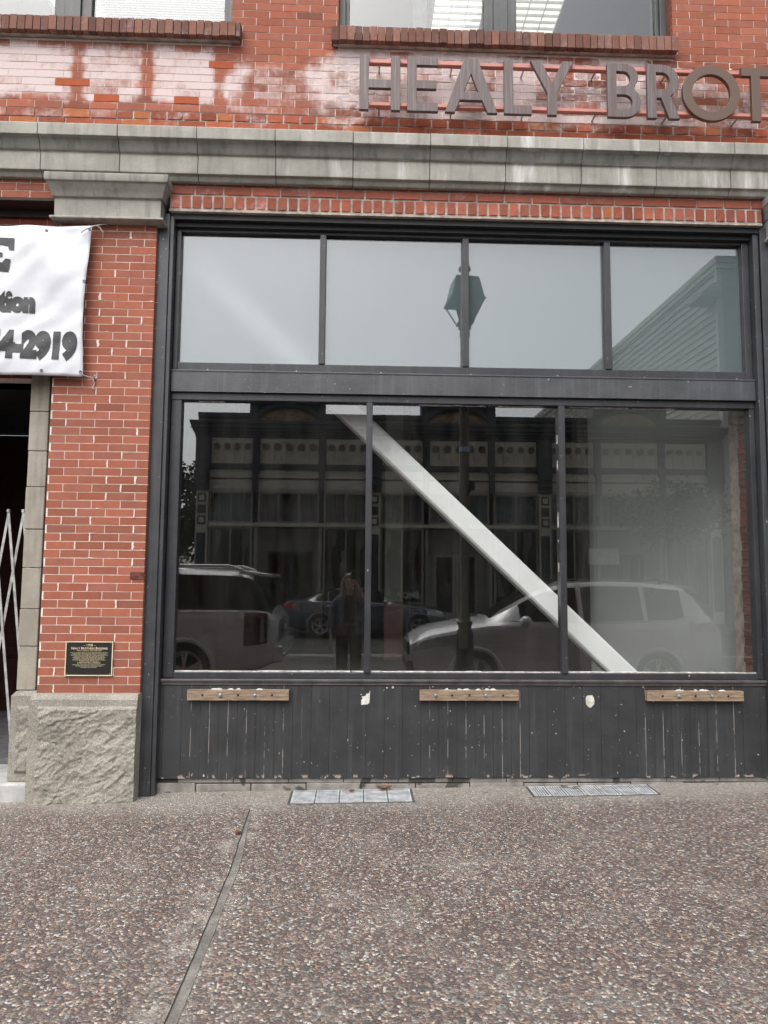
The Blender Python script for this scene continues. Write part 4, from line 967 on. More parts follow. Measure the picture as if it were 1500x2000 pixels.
for k in range(3):                                            # pediments with a carved lunette
    px = k*UW+2.93; hw = 1.30
    q = MB(); hood = [(px-hw,6.952),(px-1.10,6.952)]+[(px+1.10*math.cos(t), 6.952+.55*math.sin(t)) for t in [math.pi*(1-j/20) for j in range(1,20)]]+[(px+1.10,6.952),(px+hw,6.952),(px+hw,7.86),(px-hw,7.86)]
    q.prism(hood, -.4, .20); q.box(px-hw-.06,px+hw+.06,-.45,.30,7.861,7.98); q.box(px-hw-.02,px-hw+.24,.201,.34,6.60,7.86); q.box(px+hw-.24,px+hw+.02,.201,.34,6.60,7.86)
    pts = [Vector((px+1.09*math.cos(t), .24, 6.952+.58*math.sin(t))) for t in [math.pi*j/24 for j in range(25)]]; q.tube(pts, .075, 8)
    for sg in (-1,1):
        for j in range(4):
            q.tube([(px+sg*(.35+.16*j), .215, 7.78), (px+sg*(.55+.14*j), .235, 7.70-.05*j), (px+sg*(.85+.08*j), .215, 7.62-.09*j)], .028, 6)
    pd = q.build('pediment', DKT, vb, smooth=40)
    q = MB(); q.prism([(px+1.09*math.cos(t), 6.955+.535*math.sin(t)) for t in [math.pi*j/24 for j in range(25)]], -.3, .06); q.build('lunette', OCHRE, pd)
    q = MB(); r = random.Random(k)
    for sg in (-1,1):
        for cx, cz, rr, turns in ((.22,7.25,.14,1.6),(.42,7.12,.12,-1.5),(.66,7.08,.08,1.4),(.24,7.06,.09,-1.5)):
            n = 22; q.tube([(px+sg*(cx+rr*(1-.75*j/n)*math.cos(turns*2*math.pi*j/n)), .065, cz+rr*(1-.75*j/n)*math.sin(turns*2*math.pi*j/n)) for j in range(n)], .014, 5)
        q.tube([(px+sg*(.1+.09*j), .065, 6.99+.035*math.sin(j*1.4)) for j in range(10)], .018, 5)
    q.build('carving', mat('dark_red_carving', (.10,.05,.04), .8), pd)
for k in range(4):                                            # big pilasters with square panels
    cx = k*UW; m = MB(); m.box(cx-.26,cx+.26,.0,.20,5.25,6.42); m.box(cx-.24,cx+.24,.131,.30,4.55,5.249); m.box(cx-.20,cx+.20,.301,.42,4.75,5.10); m.box(cx-.19,cx+.19,.421,.50,5.0,5.22)
    for j in range(4): m.lathe([(.085,.20),(.085,.23),(.05,.25)], (cx,0,5.62+.21*j), 12, 'y')
    m.build('pilaster_head', DKT, vb, bevel=.012)
    m = MB(); m.box(cx-.21,cx+.21,.0,.16,0.0,4.52)
    pil = m.build('pilaster', CREAM, vb, bevel=.01)
    for j, zz in enumerate((4.28,3.88,3.50)):
        m = MB(); m.box(cx-.14,cx+.14,.161,.185,zz-.15,zz+.15)
        m.build('square_panel', DKT, pil)
        if j != 1: m = MB(); m.box(cx-.085,cx+.085,.186,.20,zz-.09,zz+.09); m.build('square_inset', CREAM, pil)
    m = MB(); m.box(cx-.15,cx+.15,.161,.18,.45,3.05); m.build('long_panel', DKT, pil)
for k in range(3):
    for off in (1.83,4.14):                                    # slim pilasters
        cx = k*UW+off; m = MB(); m.box(cx-.12,cx+.12,.0,.16,5.2,6.42); m.box(cx-.10,cx+.10,.131,.24,4.5,5.25)
        for j in range(5): m.lathe([(.05,.16),(.05,.19),(.02,.21)], (cx,0,5.52+.19*j), 8, 'y')
        m.build('slim_pilaster', DKT, vb, bevel=.01)
    u = k*UW
    # shop fronts: fixed frames and glass, a recessed door in each middle bay
    m = MB()
    for a, c in ((.3,1.68),(2.0,3.98),(4.3,5.74)): m.grid(lambda p, v: (u+a+(c-a)*p, -.30+.02*math.sin(p*60), 3.44+1.05*v), 60, 2)
    m.build('added_blind', mat('added_blind_grey', (.16,.165,.17), .9, var=.3, vs=1.5), vb, fix=False)  # grey blinds added behind the transom panes to mute brick-red reflections
    def shopwin(a, c, z0, z1, nm='shop_window', bars=1):
        m = MB(); t_ = .07; m.box(a,a+t_,-.06,.04,z0,z1); m.box(c-t_,c,-.06,.04,z0,z1); m.box(a+t_,c-t_,-.06,.04,z0,z0+t_); m.box(a+t_,c-t_,-.06,.04,z1-t_,z1)
        for i in range(1, bars+1): xx = a+(c-a)*i/(bars+1); m.box(xx-.03,xx+.03,-.05,.03,z0+t_,z1-t_)
        o = m.build(nm, GREYT, vb, bevel=.006); g = MB(); g.box(a+t_,c-t_,-.02,-.014,z0+t_,z1-t_); g.build('pane', GLASS_FAR, o); return o
    shopwin(u+.22, u+1.74, 3.42, 4.52, 'transom_window'); shopwin(u+1.92, u+4.06, 3.42, 4.52, 'transom_window', 2); shopwin(u+4.22, u+5.80, 3.42, 4.52, 'transom_window')
    m = MB(); m.box(u+.22,u+5.80,-.1,.10,3.29,3.415); m.build('transom_rail', CREAM, vb, bevel=.01)
    m = MB(); m.box(u+.22,u+1.74,-.2,.06,0,.62); m.box(u+4.22,u+5.80,-.2,.06,0,.62); m.build('stall_riser', CREAM2, vb, bevel=.01)
    shopwin(u+.22, u+1.74, .625, 3.285); shopwin(u+4.22, u+5.80, .625, 3.285)
    m = MB(); m.box(u+1.80,u+1.92,-.9,.02,0,3.285); m.box(u+4.06,u+4.16,-.9,.02,0,3.285); m.box(u+1.92,u+4.06,-.92,-.86,2.45,3.285); m.box(u+1.92,u+2.18,-.92,-.86,0,2.449); m.box(u+3.80,u+4.06,-.92,-.86,0,2.449); m.build('door_recess', GREYT, vb)
    for a, c in ((2.18,2.98),(3.0,3.80)):
        m = MB(); m.box(u+a,u+a+.11,-.915,-.87,.02,2.44); m.box(u+c-.11,u+c,-.915,-.87,.02,2.44); m.box(u+a+.11,u+c-.11,-.915,-.87,.02,.30); m.box(u+a+.11,u+c-.11,-.915,-.87,2.30,2.44)
        d = m.build('door', mat('pale_door', (.34,.33,.30), .5) if k == 1 else DKT, vb, bevel=.005); g = MB(); g.box(u+a+.11,u+c-.11,-.895,-.889,.30,2.30); g.build('pane', GLASS_FAR, d)
        g = MB(); g.tube([(u+(c-.05 if a < 2.5 else a+.05),-.86,.9),(u+(c-.05 if a < 2.5 else a+.05),-.83,.93),(u+(c-.05 if a < 2.5 else a+.05),-.83,1.22),(u+(c-.05 if a < 2.5 else a+.05),-.86,1.25)], .012, 6); g.build('handle', STEEL, d)
    CURT = mat('pale_curtain', (.42,.41,.39), .9, var=.1)
    for a, c, z0 in ((.35,.62,.9),(1.35,1.62,.9),(4.35,4.68,.9),(5.35,5.66,.9)):
        m = MB(); m.grid(lambda p, v: (u+a+(c-a)*p*(1-.55*math.sin(v*math.pi)*(1 if v < .75 else .2)), -.32+.035*math.sin(p*26), z0+(3.2-z0)*v), 30, 10); m.build('curtain', CURT, vb, smooth=70, fix=False)
def far_text(txt, size, x_left_px, z, colr, y=.05):
    me = text_mesh(txt, size, .004); xs = [v.co.x for v in me.vertices]; q = MB(); w_ = max(xs)-min(xs)
    q.mesh(me, Matrix(((-1,0,0,x_left_px+w_/2),(0,0,0,y),(0,1,0,z),(0,0,0,1)))); bpy.data.meshes.remove(me); return q.build('window_lettering', colr, vb, fix=False)
far_text('SHOP', .30, 7.25, .84, mat('white_window_paint', (.6,.6,.58), .7), -.010)
# clothes and ornaments in the shop windows
SH = mat('white_cotton', (.68,.67,.65), .9, var=.05)
def shirt(x, z, s, mt, lab):
    pts = [(-.22,0),(.22,0),(.24,.45),(.27,.18),(.38,.22),(.31,.62),(.10,.70),(0,.66),(-.10,.70),(-.31,.62),(-.38,.22),(-.27,.18),(-.24,.45)]
    q = MB(); q.prism([(p[0]*s, p[1]*s) for p in pts], -.06, .06); o = q.build('hanging_shirt', mt, None, bevel=.02); o.location = (x, FY-.35, z); return tag(o, lab, 'shirt', 'shirts hung in the far shop window')
shirt(10.45, .95, 1.0, SH, 'white long sleeved shirt hung in the far shop window, mirrored above the crossover roof')
shirt(11.95, 1.05, .95, mat('grey_cotton', (.40,.40,.40), .9), 'grey shirt hung at the right end of the far shop window, mirrored beside the partition')
q = MB(); q.lathe([(.10,0),(.14,.02),(.05,.08),(.045,.9),(.12,1.0),(.15,1.2),(.12,1.42),(.05,1.5),(.045,1.56),(.09,1.62),(.10,1.74),(.06,1.84),(.01,1.86)], (0,0,0), 16); o = q.build('mannequin', mat('pale_mannequin', (.30,.29,.27), .6), None, smooth=50, loc=None); o.location = (-.55, FY-.45, .62); tag(o, 'pale shop mannequin standing in the far window between curtains', 'mannequin')
# framed picture board in the right shop bay
q = MB(); q.box(-.55,.55,-.02,.02,-.28,.28); o = q.build('display_board', mat('white_board', (.55,.56,.55), .6, speck=((.1,.1,.1), 3, .72)), None, bevel=.01); o.location = (8.6, FY+.07, 2.35); tag(o, 'pale framed board fixed on the far shop front above the crossover', 'board')

# tall sided building behind on the right
tb = thing('sided_building', 'tall pale grey clapboard building rising beyond the ornate shop roof', 'building', (13.1, FY, 0))
SIDE = mat('pale_clapboard', (.29,.305,.275), .75, var=.08, vs=1.2)
q = MB(); q.box(.04, 14, -46, -.04, -.1, 13.2); z = 0.05
while z < 13.2:
    q.loft([[(.0,-46,z),(.0,-.0,z),(.035,-.0,z+.27),(.035,-46,z+.27)]], closed=True, caps=False)
    q.add([(-.012,-46,z),(-.012,.0,z),(.036,.0,z+.285),(.036,-46,z+.285)], [(0,1,2,3)]); q.add([(-.012,.012,z),(14,.012,z),(14,-.036,z+.285),(-.012,-.036,z+.285)], [(0,1,2,3)])
    q.add([(-.012,-46,z),(-.012,.0,z),(.04,.0,z),(.04,-46,z)], [(0,1,2,3)]); z += .285
q.build('wall', SIDE, tb, fix=False)
q = MB(); q.box(-.10,14.1,-46.1,.14,13.2,13.45); q.box(-.05,14.05,-46,.08,13.0,13.199); q.build('eave', mat('pale_fascia', (.46,.47,.45), .7), tb, bevel=.02)
q = MB(); q.box(-.03,.16,-.14,.03,0,13.0); q.build('corner_board', mat('pale_fascia', (.46,.47,.45), .7), tb)
q = MB(); q.box(-.75,.05,-.85,.25,11.85,12.0); q.loft([[(-.75,-.85,12.001),(.05,-.85,12.001),(.05,.25,12.001),(-.75,.25,12.001)],[(-.1,-.6,12.45),(.05,-.6,12.45),(.05,.05,12.45),(-.1,.05,12.45)]]); q.build('eave_return', mat('weathered_fascia', (.30,.31,.30), .8), tb)
for z_ in (10.4, 6.9):
    for x_ in (1.2, 4.0, 7.0):
        q = MB(); q.box(x_,x_+1.2,.02,.07,z_-1.6,z_); o = q.build('window', mat('pale_fascia', (.46,.47,.45), .7), tb); g = MB(); g.box(x_+.12,x_+1.08,.072,.078,z_-1.48,z_-.12); g.build('pane', mat('dark_pane', (.02,.022,.025), .08), o)

# trees
def tree(name, loc, h, crown, n, leaf_s, lab, colr, seed, spread=1.0, group=None):
    t = thing(name, lab, 'tree', loc, 0, group); r = random.Random(seed)
    m = MB(); cz, rx, rz_ = crown
    m.tube([(0,0,-.05),(.02,.01,h*.2),(-.03,.02,cz-rz_*.5),(.05,0,cz),(.02,.03,cz+rz_*.5)], [.10,.085,.07,.045,.02], 8)
    tips = []
    for i in range(16):
        a = r.uniform(0,6.28); z0 = cz-rz_*.7+r.random()*rz_*1.1; L = rx*r.uniform(.5,.95); e = Vector((L*math.cos(a), L*math.sin(a), z0+r.uniform(.1,.6)*rz_))
        m.tube([(0,0,z0),tuple(e*.5+Vector((0,0,z0*.5+.05))),tuple(e)], [.03,.02,.008], 5); tips.append(e)
    m.build('trunk', mat('tree_bark', (.07,.055,.042), .9, var=.3, vs=9, bump=.6), t, smooth=60)
    q = MB(); cl = []
    for e in tips: cl.append((e, r.uniform(.28,.5)*rx))
    for i in range(22):
        a = r.uniform(0,6.28); b_ = r.uniform(-1,1); rr = r.random()**.4; cl.append((Vector((rx*rr*math.cos(a)*math.sqrt(1-b_*b_), rx*rr*math.sin(a)*math.sqrt(1-b_*b_), cz+rz_*rr*b_)), r.uniform(.2,.42)*rx))
    for i in range(n):
        c, cr = r.choice(cl); d = Vector((r.gauss(0,1),r.gauss(0,1),r.gauss(0,1))).normalized()*cr*r.random()**.5; p = c+d*spread
        L = leaf_s*r.uniform(.6,1.3); ax = Vector((r.gauss(0,1),r.gauss(0,1),r.gauss(0,.6))).normalized(); nn = ax.orthogonal(); nn.rotate(Matrix.Rotation(r.uniform(0,6.28),3,ax)); s2 = nn*L*.24
        q.add([p-ax*L*.5, p+s2, p+ax*L*.5, p-s2], [(0,1,2,3)], r.choice((0,0,1)))
    q.build('crown', [mat(colr[0], colr[1], .5, var=.3, vs=2), mat(colr[0]+'_light', tuple(x*1.6 for x in colr[1]), .45, var=.3, vs=2)], t, fix=False)
tree('evergreen_tree', (-7.1,-20.2,-.05), 5.6, (3.6,1.65,2.2), 11000, .19, 'dark evergreen tree beside the left end of the ornate shop building', ('evergreen_leaf', (.022,.036,.016)), 3)
tree('street_tree', (10.3,-17.9,0), 4.6, (3.65,1.75,.95), 2600, .17, 'small loose leafed street tree on the far pavement, mirrored over the pale partition', ('street_leaf', (.06,.085,.04)), 8)

# street lamp near the kerb
lx, ly = 1.478, -4.28
lamp = thing('street_lamp', 'black old fashioned lantern post at the kerb, mirrored in the middle pane', 'street lamp', (lx, ly, gz(lx, ly)))
LB = mat('lamp_black', (.012,.014,.014), .45, var=.3)
q = MB(); q.lathe([(.21,0),(.21,.05),(.175,.08),(.15,.16),(.13,.20),(.12,.62),(.115,.80),(.088,.84),(.088,.88),(.105,.90),(.105,.935),(.080,.96),(.070,1.0),(.066,3.2),(.062,4.95),(.075,4.97),(.075,5.02),(.055,5.05)], (0,0,0), 20); q.build('pole', LB, lamp, smooth=40)
q = MB(); q.lathe([(.072,3.30),(.074,3.31),(.074,3.36),(.072,3.37)], (0,0,0), 20); q.build('sticker', mat('blue_band', (.25,.42,.75), .4), lamp, smooth=40)
q = MB(); q.lathe([(.073,2.72),(.08,2.73),(.08,2.90),(.073,2.91)], (0,0,0), 16); q.box(.06,.14,-.05,.05,2.76,2.88); q.build('junction_collar', mat('lamp_grey', (.05,.05,.05), .5), lamp, smooth=40)
def sq(h, z, a=RAD(-6)): return [(h*math.cos(a+math.pi/4+k*math.pi/2), h*math.sin(a+math.pi/4+k*math.pi/2), z) for k in range(4)]
q = MB(); q.lathe([(.055,5.05),(.095,5.08),(.085,5.12),(.05,5.14)], (0,0,0), 14); q.loft([sq(.15,5.14),sq(.15,5.17)]); q.loft([sq(.34,5.44),sq(.36,5.47)]); q.loft([sq(.33,5.471),sq(.24,5.78),sq(.225,5.80)]); q.loft([sq(.12,5.801),sq(.10,5.83)]); q.lathe([(.05,5.83),(.035,5.88),(.04,5.91),(.085,5.94),(.09,5.97),(.06,6.01),(.015,6.03)], (0,0,0), 12)
A, B_ = sq(.14,5.17), sq(.31,5.44)
for k in range(4): q.bar(A[k], B_[k], .018, .018)
q.build('lantern_frame', LB, lamp)
q = MB(); A, B_ = sq(.130,5.18), sq(.295,5.435)
for k in (0,3): q.add([A[k],A[(k+1)%4],B_[(k+1)%4],B_[k]], [(0,1,2,3)])
q.build('lantern_panel', mat('smoked_lantern_pane', (.03,.034,.034), .3), lamp, fix=False)
q = MB(); q.lathe([(.09,5.175),(.085,5.2),(.15,5.43),(.13,5.44)], (.05,0,0), 14); q.build('lamp_chimney', mat('smoked_lantern_pane', (.03,.034,.034), .3), lamp, smooth=40)

# ================================================================== vehicles
def interp(pts, x):
    if x <= pts[0][0]: return pts[0][1]
    for (a, va), (b, vb_) in zip(pts[:-1], pts[1:]):
        if x <= b: return va+(vb_-va)*(x-a)/(b-a)
    return pts[-1][1]
def sm(pts, x, k=.07): return (interp(pts,x-k)+2*interp(pts,x-k/2)+2*interp(pts,x)+2*interp(pts,x+k/2)+interp(pts,x+k))/8
def wheel(parent, x, ysgn, yo, R_, rimc, spokes=5, wd=.21):
    t = MB(); ci = yo-ysgn*wd; p = [(R_*.66,yo-ysgn*.012),(R_*.74,yo),(R_*.93,yo-ysgn*.006),(R_*.995,yo-ysgn*.035),(R_*.995,ci+ysgn*.035),(R_*.93,ci),(R_*.66,ci)]
    t.lathe(p, (x,0,R_), 36, 'y', caps=False); w_ = t.build('wheel', mat('tyre_rubber', (.018,.018,.018), .8), parent, smooth=40)
    m = MB(); m.lathe([(R_*.69,yo-ysgn*.01),(R_*.68,yo-ysgn*.004),(R_*.63,yo-ysgn*.012),(R_*.61,yo-ysgn*.10),(R_*.5,yo-ysgn*.13)], (x,0,R_), 36, 'y', caps=False)
    for k in range(spokes):
        for o_ in (-.13,.13):
            a = 2*math.pi*k/spokes+.3; c0 = Vector((x+R_*.10*math.cos(a), yo-ysgn*.03, R_+R_*.10*math.sin(a))); c1 = Vector((x+R_*.65*math.cos(a+o_), yo-ysgn*.018, R_+R_*.65*math.sin(a+o_)))
            m.bar(c0, c1, .022, R_*.075, up=(0,1,0)) if False else m.bar(c0, c1, R_*.085, .022, up=(0,1,0))
    m.lathe([(R_*.14,yo-ysgn*.05),(R_*.14,yo-ysgn*.012),(R_*.07,yo-ysgn*.006)], (x,0,R_), 16, 'y')
    m.build('rim', rimc, w_, smooth=35)
def car(name, lab, loc, rz, sp):
    t = thing(name, lab, 'car', loc, rz); L, N = sp['L'], 150
    paint, glassm = sp['paint'], mat('tinted_car_glass', (.006,.0065,.007), .04, var=.02, spec=.22)
    rows = 14; us = [.0,.06,.35,.66,.88,.97,1.0]
    FR = [.04,.09,.16,.23,.30,.37,.44,.51,.58,.65,.72,.79,.86,.94]; k0 = 2+len(FR)
    V = []; xs = [L*(1-math.cos(math.pi*i/N))/2*.35+L*i/N*.65 for i in range(N+1)]
    for x in xs:
        W_ = sm(sp['plan'], x, .05); zb = sm(sp['bottom'], x); be = sm(sp['belt'], x); ro = max(be+.004, sm(sp['roof'], x, .06)); tt = ro-be; f = min(1, tt/sp['gh'])
        wt = W_*.95-(W_*.95-sp['wr'])*f; hh = be-zb
        P = [(0,zb),(W_*.86,zb)]+[(W_*interp([(0,.93),(.09,.965),(.32,.995),(.62,1),(.94,.99)], q_), zb+q_*hh) for q_ in FR]+[(W_*.955,be)]
        for u in us[1:]:
            spr = interp([(0,0),(.06,.03),(.35,.10),(.66,.22),(.88,.38),(.97,.54),(1,.72)], u)*(1-f); cw = sp.get('crown', .05)*(1-f)
            px_ = (W_*.952+(wt-W_*.952)*u - (.10*f*max(0,u-.9)/.1 if u > .9 else 0)*.9)*(1-spr) - (.05 if u == 1 else 0)
            P.append((px_, be+tt*(u if u < .97 else .985)+(cw*(1-(px_/(W_*.952))**2) if f < 1 else 0)))
        P.append((0, ro+.02*f+.003+cw))
        V.append(P)
    nP = len(V[0]); groups = {}
    def addf(key, quad): groups.setdefault(key, []).append(quad)
    ax_f, ax_r, RA = sp['axles'][0], sp['axles'][1], sp['arch']
    for i in range(N):
        for j in range(nP-1):
            xm = (xs[i]+xs[i+1])/2; zm = sum(V[i+a][j+b][1] for a in (0,1) for b in (0,1))/4
            key = 'body'; tt = (sm(sp['roof'], xm, .06)-sm(sp['belt'], xm))
            if k0+1 <= j <= k0+3 and tt > .10:
                for k, (a, c) in enumerate(sp['side']):
                    if a < xm < c: key = ('side', k)
            if j >= k0+4 or (k0+1 <= j and sp.get('wrap') and xm > sp['rear'][0]):
                if sp['ws'][0] < xm < sp['ws'][1] and tt > .02 and j >= k0+4: key = 'ws'
                if sp['rear'][0] < xm < sp['rear'][1] and tt > .02: key = 'rear'
            if key == 'body' and sp.get('lamps') and 2 <= j < k0+1:
                lk = sp['lamps'](xm, zm)
                if lk: key = (lk, 0)
            if 1 <= j <= k0-1 and any(math.hypot(xm-a, zm-sp['wr_z']) < RA for a in (ax_f, ax_r)): continue
            for sg in (1,-1):
                k2 = (key[0], key[1], sg) if isinstance(key, tuple) else key
                qd = [(xs[i], sg*V[i][j][0], V[i][j][1]), (xs[i+1], sg*V[i+1][j][0], V[i+1][j][1]), (xs[i+1], sg*V[i+1][j+1][0], V[i+1][j+1][1]), (xs[i], sg*V[i][j+1][0], V[i][j+1][1])]
                addf(k2, qd)
    for e, rev in ((0,0),(N,1)):
        for j in range(nP-1):
            addf('body', [(xs[e], V[e][j][0], V[e][j][1]), (xs[e], V[e][j+1][0], V[e][j+1][1]), (xs[e], -V[e][j+1][0], V[e][j+1][1]), (xs[e], -V[e][j][0], V[e][j][1])])
    names = {'body': 'body', 'ws': 'windscreen', 'rear': 'rear_window'}
    for key, qs in groups.items():
        m = MB()
        for qd in qs: m.add(qd, [(0,1,2,3)])
        nm = key[0] if isinstance(key, tuple) and key[0] in ('headlight','tail_light') else names.get(key, 'side_window'); me_o = m.build(nm, paint if key == 'body' else (sp['headm'] if nm == 'headlight' else sp['tailm'] if nm == 'tail_light' else glassm), t, fix=False)
        b = bmesh.new(); b.from_mesh(me_o.data); bmesh.ops.remove_doubles(b, verts=b.verts, dist=.0004); bmesh.ops.recalc_face_normals(b, faces=b.faces); b.to_mesh(me_o.data); b.free()
        me_o.data.shade_smooth(); me_o.data.set_sharp_from_angle(angle=RAD(32))
    TR = mat('black_plastic_trim', (.02,.02,.021), .7)
    for x in (ax_f, ax_r):
        for sg in (1,-1):
            Wx = sm(sp['plan'], x, .05)*.995
            m = MB(); m.tube([(x+RA*math.cos(a), sg*(Wx-.012), sp['wr_z']+RA*math.sin(a)) for a in [math.pi*(-.12+1.24*k/20) for k in range(21)]], .042, 8); m.build('arch_trim', sp.get('archm', paint), t, smooth=50)
            m = MB(); m.lathe([(RA*.99,sg*(Wx-.05)),(RA*.99,sg*(Wx-.5)),(.02,sg*(Wx-.5))], (x,0,sp['wr_z']), 24, 'y', caps=False); m.build('wheel_well', BLACK, t)
            wheel(t, x, sg, sg*(Wx-.012), sp['R'], sp['rim'], sp.get('spokes',5))
    return t, V, xs
SILV = mat('silver_car_paint', (.64,.65,.66), .25, .15, var=.03, coat=.8)
WHT = mat('pale_silver_car_paint', (.60,.61,.62), .25, .15, var=.03, coat=.9)
GRY = mat('dark_blue_grey_car_paint', (.115,.13,.15), .25, .5, var=.03, coat=1.0)
RIM = mat('alloy_rim', (.55,.55,.56), .3, .8)
REDL = mat('red_tail_lens', (.42,.012,.010), .15, coat=.8); DRED = mat('dark_red_tail_lens', (.07,.008,.010), .15, coat=.8)
HEADL = mat('bright_headlamp', (.62,.63,.64), .12, .55, var=.3, vs=14, coat=1.0); PALETL = mat('pale_tail_lens', (.45,.38,.37), .15, coat=.8); CLR = mat('clear_headlamp', (.30,.31,.32), .12, .3, coat=1.0); CHR = mat('chrome_trim', (.75,.75,.76), .15, 1.0); PLT = mat('white_number_plate', (.6,.6,.58), .5); TRIM = mat('black_plastic_trim', (.02,.02,.021), .7)
# --- crossover on the right
cs = dict(L=4.64, wr=.62, gh=.55, plan=[(0,.60),(.10,.74),(.35,.84),(1.0,.895),(3.6,.90),(4.3,.86),(4.55,.80),(4.64,.74)], bottom=[(0,.42),(.15,.28),(.6,.23),(4.1,.25),(4.5,.36),(4.64,.48)],
  crown=.10, headm=HEADL, tailm=PALETL, lamps=lambda x, z: 'headlight' if x < .74 and .66+.13*x < z < min(.86+.10*x, 1.2) and x > .04 else ('tail_light' if x > 4.12 and .98 < z < 1.12 else None),
  belt=[(0,.74),(.10,.82),(.30,.90),(.75,.99),(1.20,1.05),(1.6,1.07),(3.0,1.08),(3.9,1.12),(4.4,1.16),(4.58,1.10),(4.64,.98)],
  roof=[(0,.74),(.3,.905),(1.15,1.045),(1.32,1.16),(1.95,1.58),(2.35,1.68),(2.9,1.715),(3.5,1.70),(4.05,1.64),(4.22,1.58),(4.42,1.32),(4.54,1.16),(4.64,.98)],
  side=[(1.62,2.46),(2.54,3.42),(3.50,4.06)], ws=(1.22,2.05), rear=(4.16,4.50), axles=(.95,3.62), arch=.375, wr_z=.345, R=.345, paint=SILV, rim=RIM)
c1, V_, X_ = car('crossover_car', 'silver crossover parked at the kerb, mirrored across the middle and right panes', (.79,-5.79,ROAD), 0, cs)
m = MB()
for sg in (1,-1):
    m = MB(); m.ell((1.66,sg*1.00,1.12),(.09,.11,.085),14,9); m.bar((1.66,sg*.88,1.08),(1.66,sg*.97,1.10),.05,.03); m.build('mirror', SILV, c1, smooth=50)
    m = MB(); m.tube([(2.05,sg*.60,1.665),(2.2,sg*.615,1.72),(3.8,sg*.60,1.73),(4.0,sg*.59,1.675)], .016, 8); m.build('roof_rail', TRIM, c1, smooth=50)
    for xx in (2.30,3.30): m = MB(); m.tube([(xx,sg*.90,.99),(xx+.03,sg*.935,1.0),(xx+.17,sg*.935,1.005),(xx+.20,sg*.90,.995)], .014, 8); m.build('door_handle', SILV, c1, smooth=50)
    m = MB(); m.box(.6,4.3,sg*.885-.02,sg*.885+.03,.24,.32); m.build('side_skirt', TRIM, c1, bevel=.02)
    m = MB(); m.tube([(1.45,sg*.885,1.125),(2.0,sg*.868,1.105),(3.0,sg*.866,1.10),(3.9,sg*.853,1.145),(4.10,sg*.82,1.20)], .010, 6); m.build('window_trim', CHR, c1, smooth=50)
m = MB(); m.box(-.03,.05,-.45,.45,.58,.78); c_ = m.build('grille', TRIM, c1, bevel=.02)
m = MB(); m.box(-.05,.06,-.66,.66,.36,.52); m.build('bumper', TRIM, c1, bevel=.03)
m = MB(); m.tube([(1.20,-.60,1.125),(1.30,-.2,1.20),(1.34,.15,1.23)], .014, 6); m.tube([(1.18,.0,1.17),(1.26,.45,1.15),(1.30,.66,1.13)], .014, 6); m.build('wiper', TRIM, c1)
m = MB(); m.loft([[(4.10,-.52,1.645),(4.10,.52,1.645),(4.10,.52,1.665),(4.10,-.52,1.665)],[(4.36,-.50,1.60),(4.36,.50,1.60),(4.36,.50,1.625),(4.36,-.50,1.625)]]); m.build('rear_spoiler', SILV, c1, bevel=.008)
# --- large SUV on the left
ss = dict(L=5.35, wr=.70, gh=.62, crown=.06, headm=HEADL, tailm=DRED, lamps=lambda x, z: 'tail_light' if 4.86 < x < 5.20 and .76 < z < 1.21 else ('headlight' if x < .42 and .84 < z < 1.05 else None), plan=[(0,.70),(.12,.86),(.5,.97),(1.2,1.0),(4.6,1.0),(5.1,.97),(5.28,.91),(5.35,.80)], bottom=[(0,.48),(.2,.34),(.7,.30),(4.6,.32),(5.1,.40),(5.35,.50)],
  belt=[(0,.98),(.12,1.10),(.5,1.16),(1.45,1.22),(1.9,1.22),(4.9,1.22),(5.16,1.22),(5.28,1.18),(5.35,1.04)],
  roof=[(0,.98),(.5,1.165),(1.40,1.22),(1.6,1.28),(2.25,1.74),(2.6,1.82),(3.4,1.85),(4.7,1.82),(4.92,1.78),(5.05,1.66),(5.18,1.40),(5.27,1.20),(5.35,1.04)],
  side=[(1.95,2.85),(2.95,3.75),(3.86,4.97)], ws=(1.5,2.4), rear=(4.97,5.25), wrap=True, axles=(.98,4.02), arch=.43, wr_z=.40, R=.40, paint=WHT, rim=RIM)
c2, V_, X_ = car('large_suv', 'big pale silver SUV parked at the kerb, its tail mirrored in the left pane', (-6.52,-5.90,ROAD), 0, ss)
for sg in (1,-1):
    m = MB(); m.loft([[(5.11,sg*.985,.80),(5.11,sg*.993,.80),(5.11,sg*.993,1.16),(5.11,sg*.985,1.16)],[(5.155,sg*.965,.80),(5.155,sg*.975,.80),(5.155,sg*.975,1.16),(5.155,sg*.965,1.16)]]); m.build('clear_strip', CLR, c2)
    m = MB(); m.tube([(2.5,sg*.70,1.83),(2.6,sg*.70,1.90),(4.6,sg*.70,1.895),(4.8,sg*.69,1.825)], .024, 8); m.build('roof_rail', WHT, c2, smooth=50)
    m = MB(); m.ell((2.0,sg*1.13,1.27),(.10,.14,.12),14,9); m.build('mirror', WHT, c2, smooth=50)
    for xx in (2.6,3.55): m = MB(); m.tube([(xx,sg*1.0,1.10),(xx+.03,sg*1.03,1.10),(xx+.20,sg*1.03,1.10),(xx+.23,sg*1.0,1.10)], .016, 8); m.build('door_handle', CHR, c2, smooth=50)
    m = MB(); m.tube([(1.9,sg*.975,1.235),(3.4,sg*.975,1.235),(4.9,sg*.975,1.24)], .012, 6); m.build('window_trim', CHR, c2, smooth=50)
    m = MB(); m.box(.7,4.7,sg*.96-.03,sg*.96+.06,.30,.38); m.build('running_board', TRIM, c2, bevel=.02)
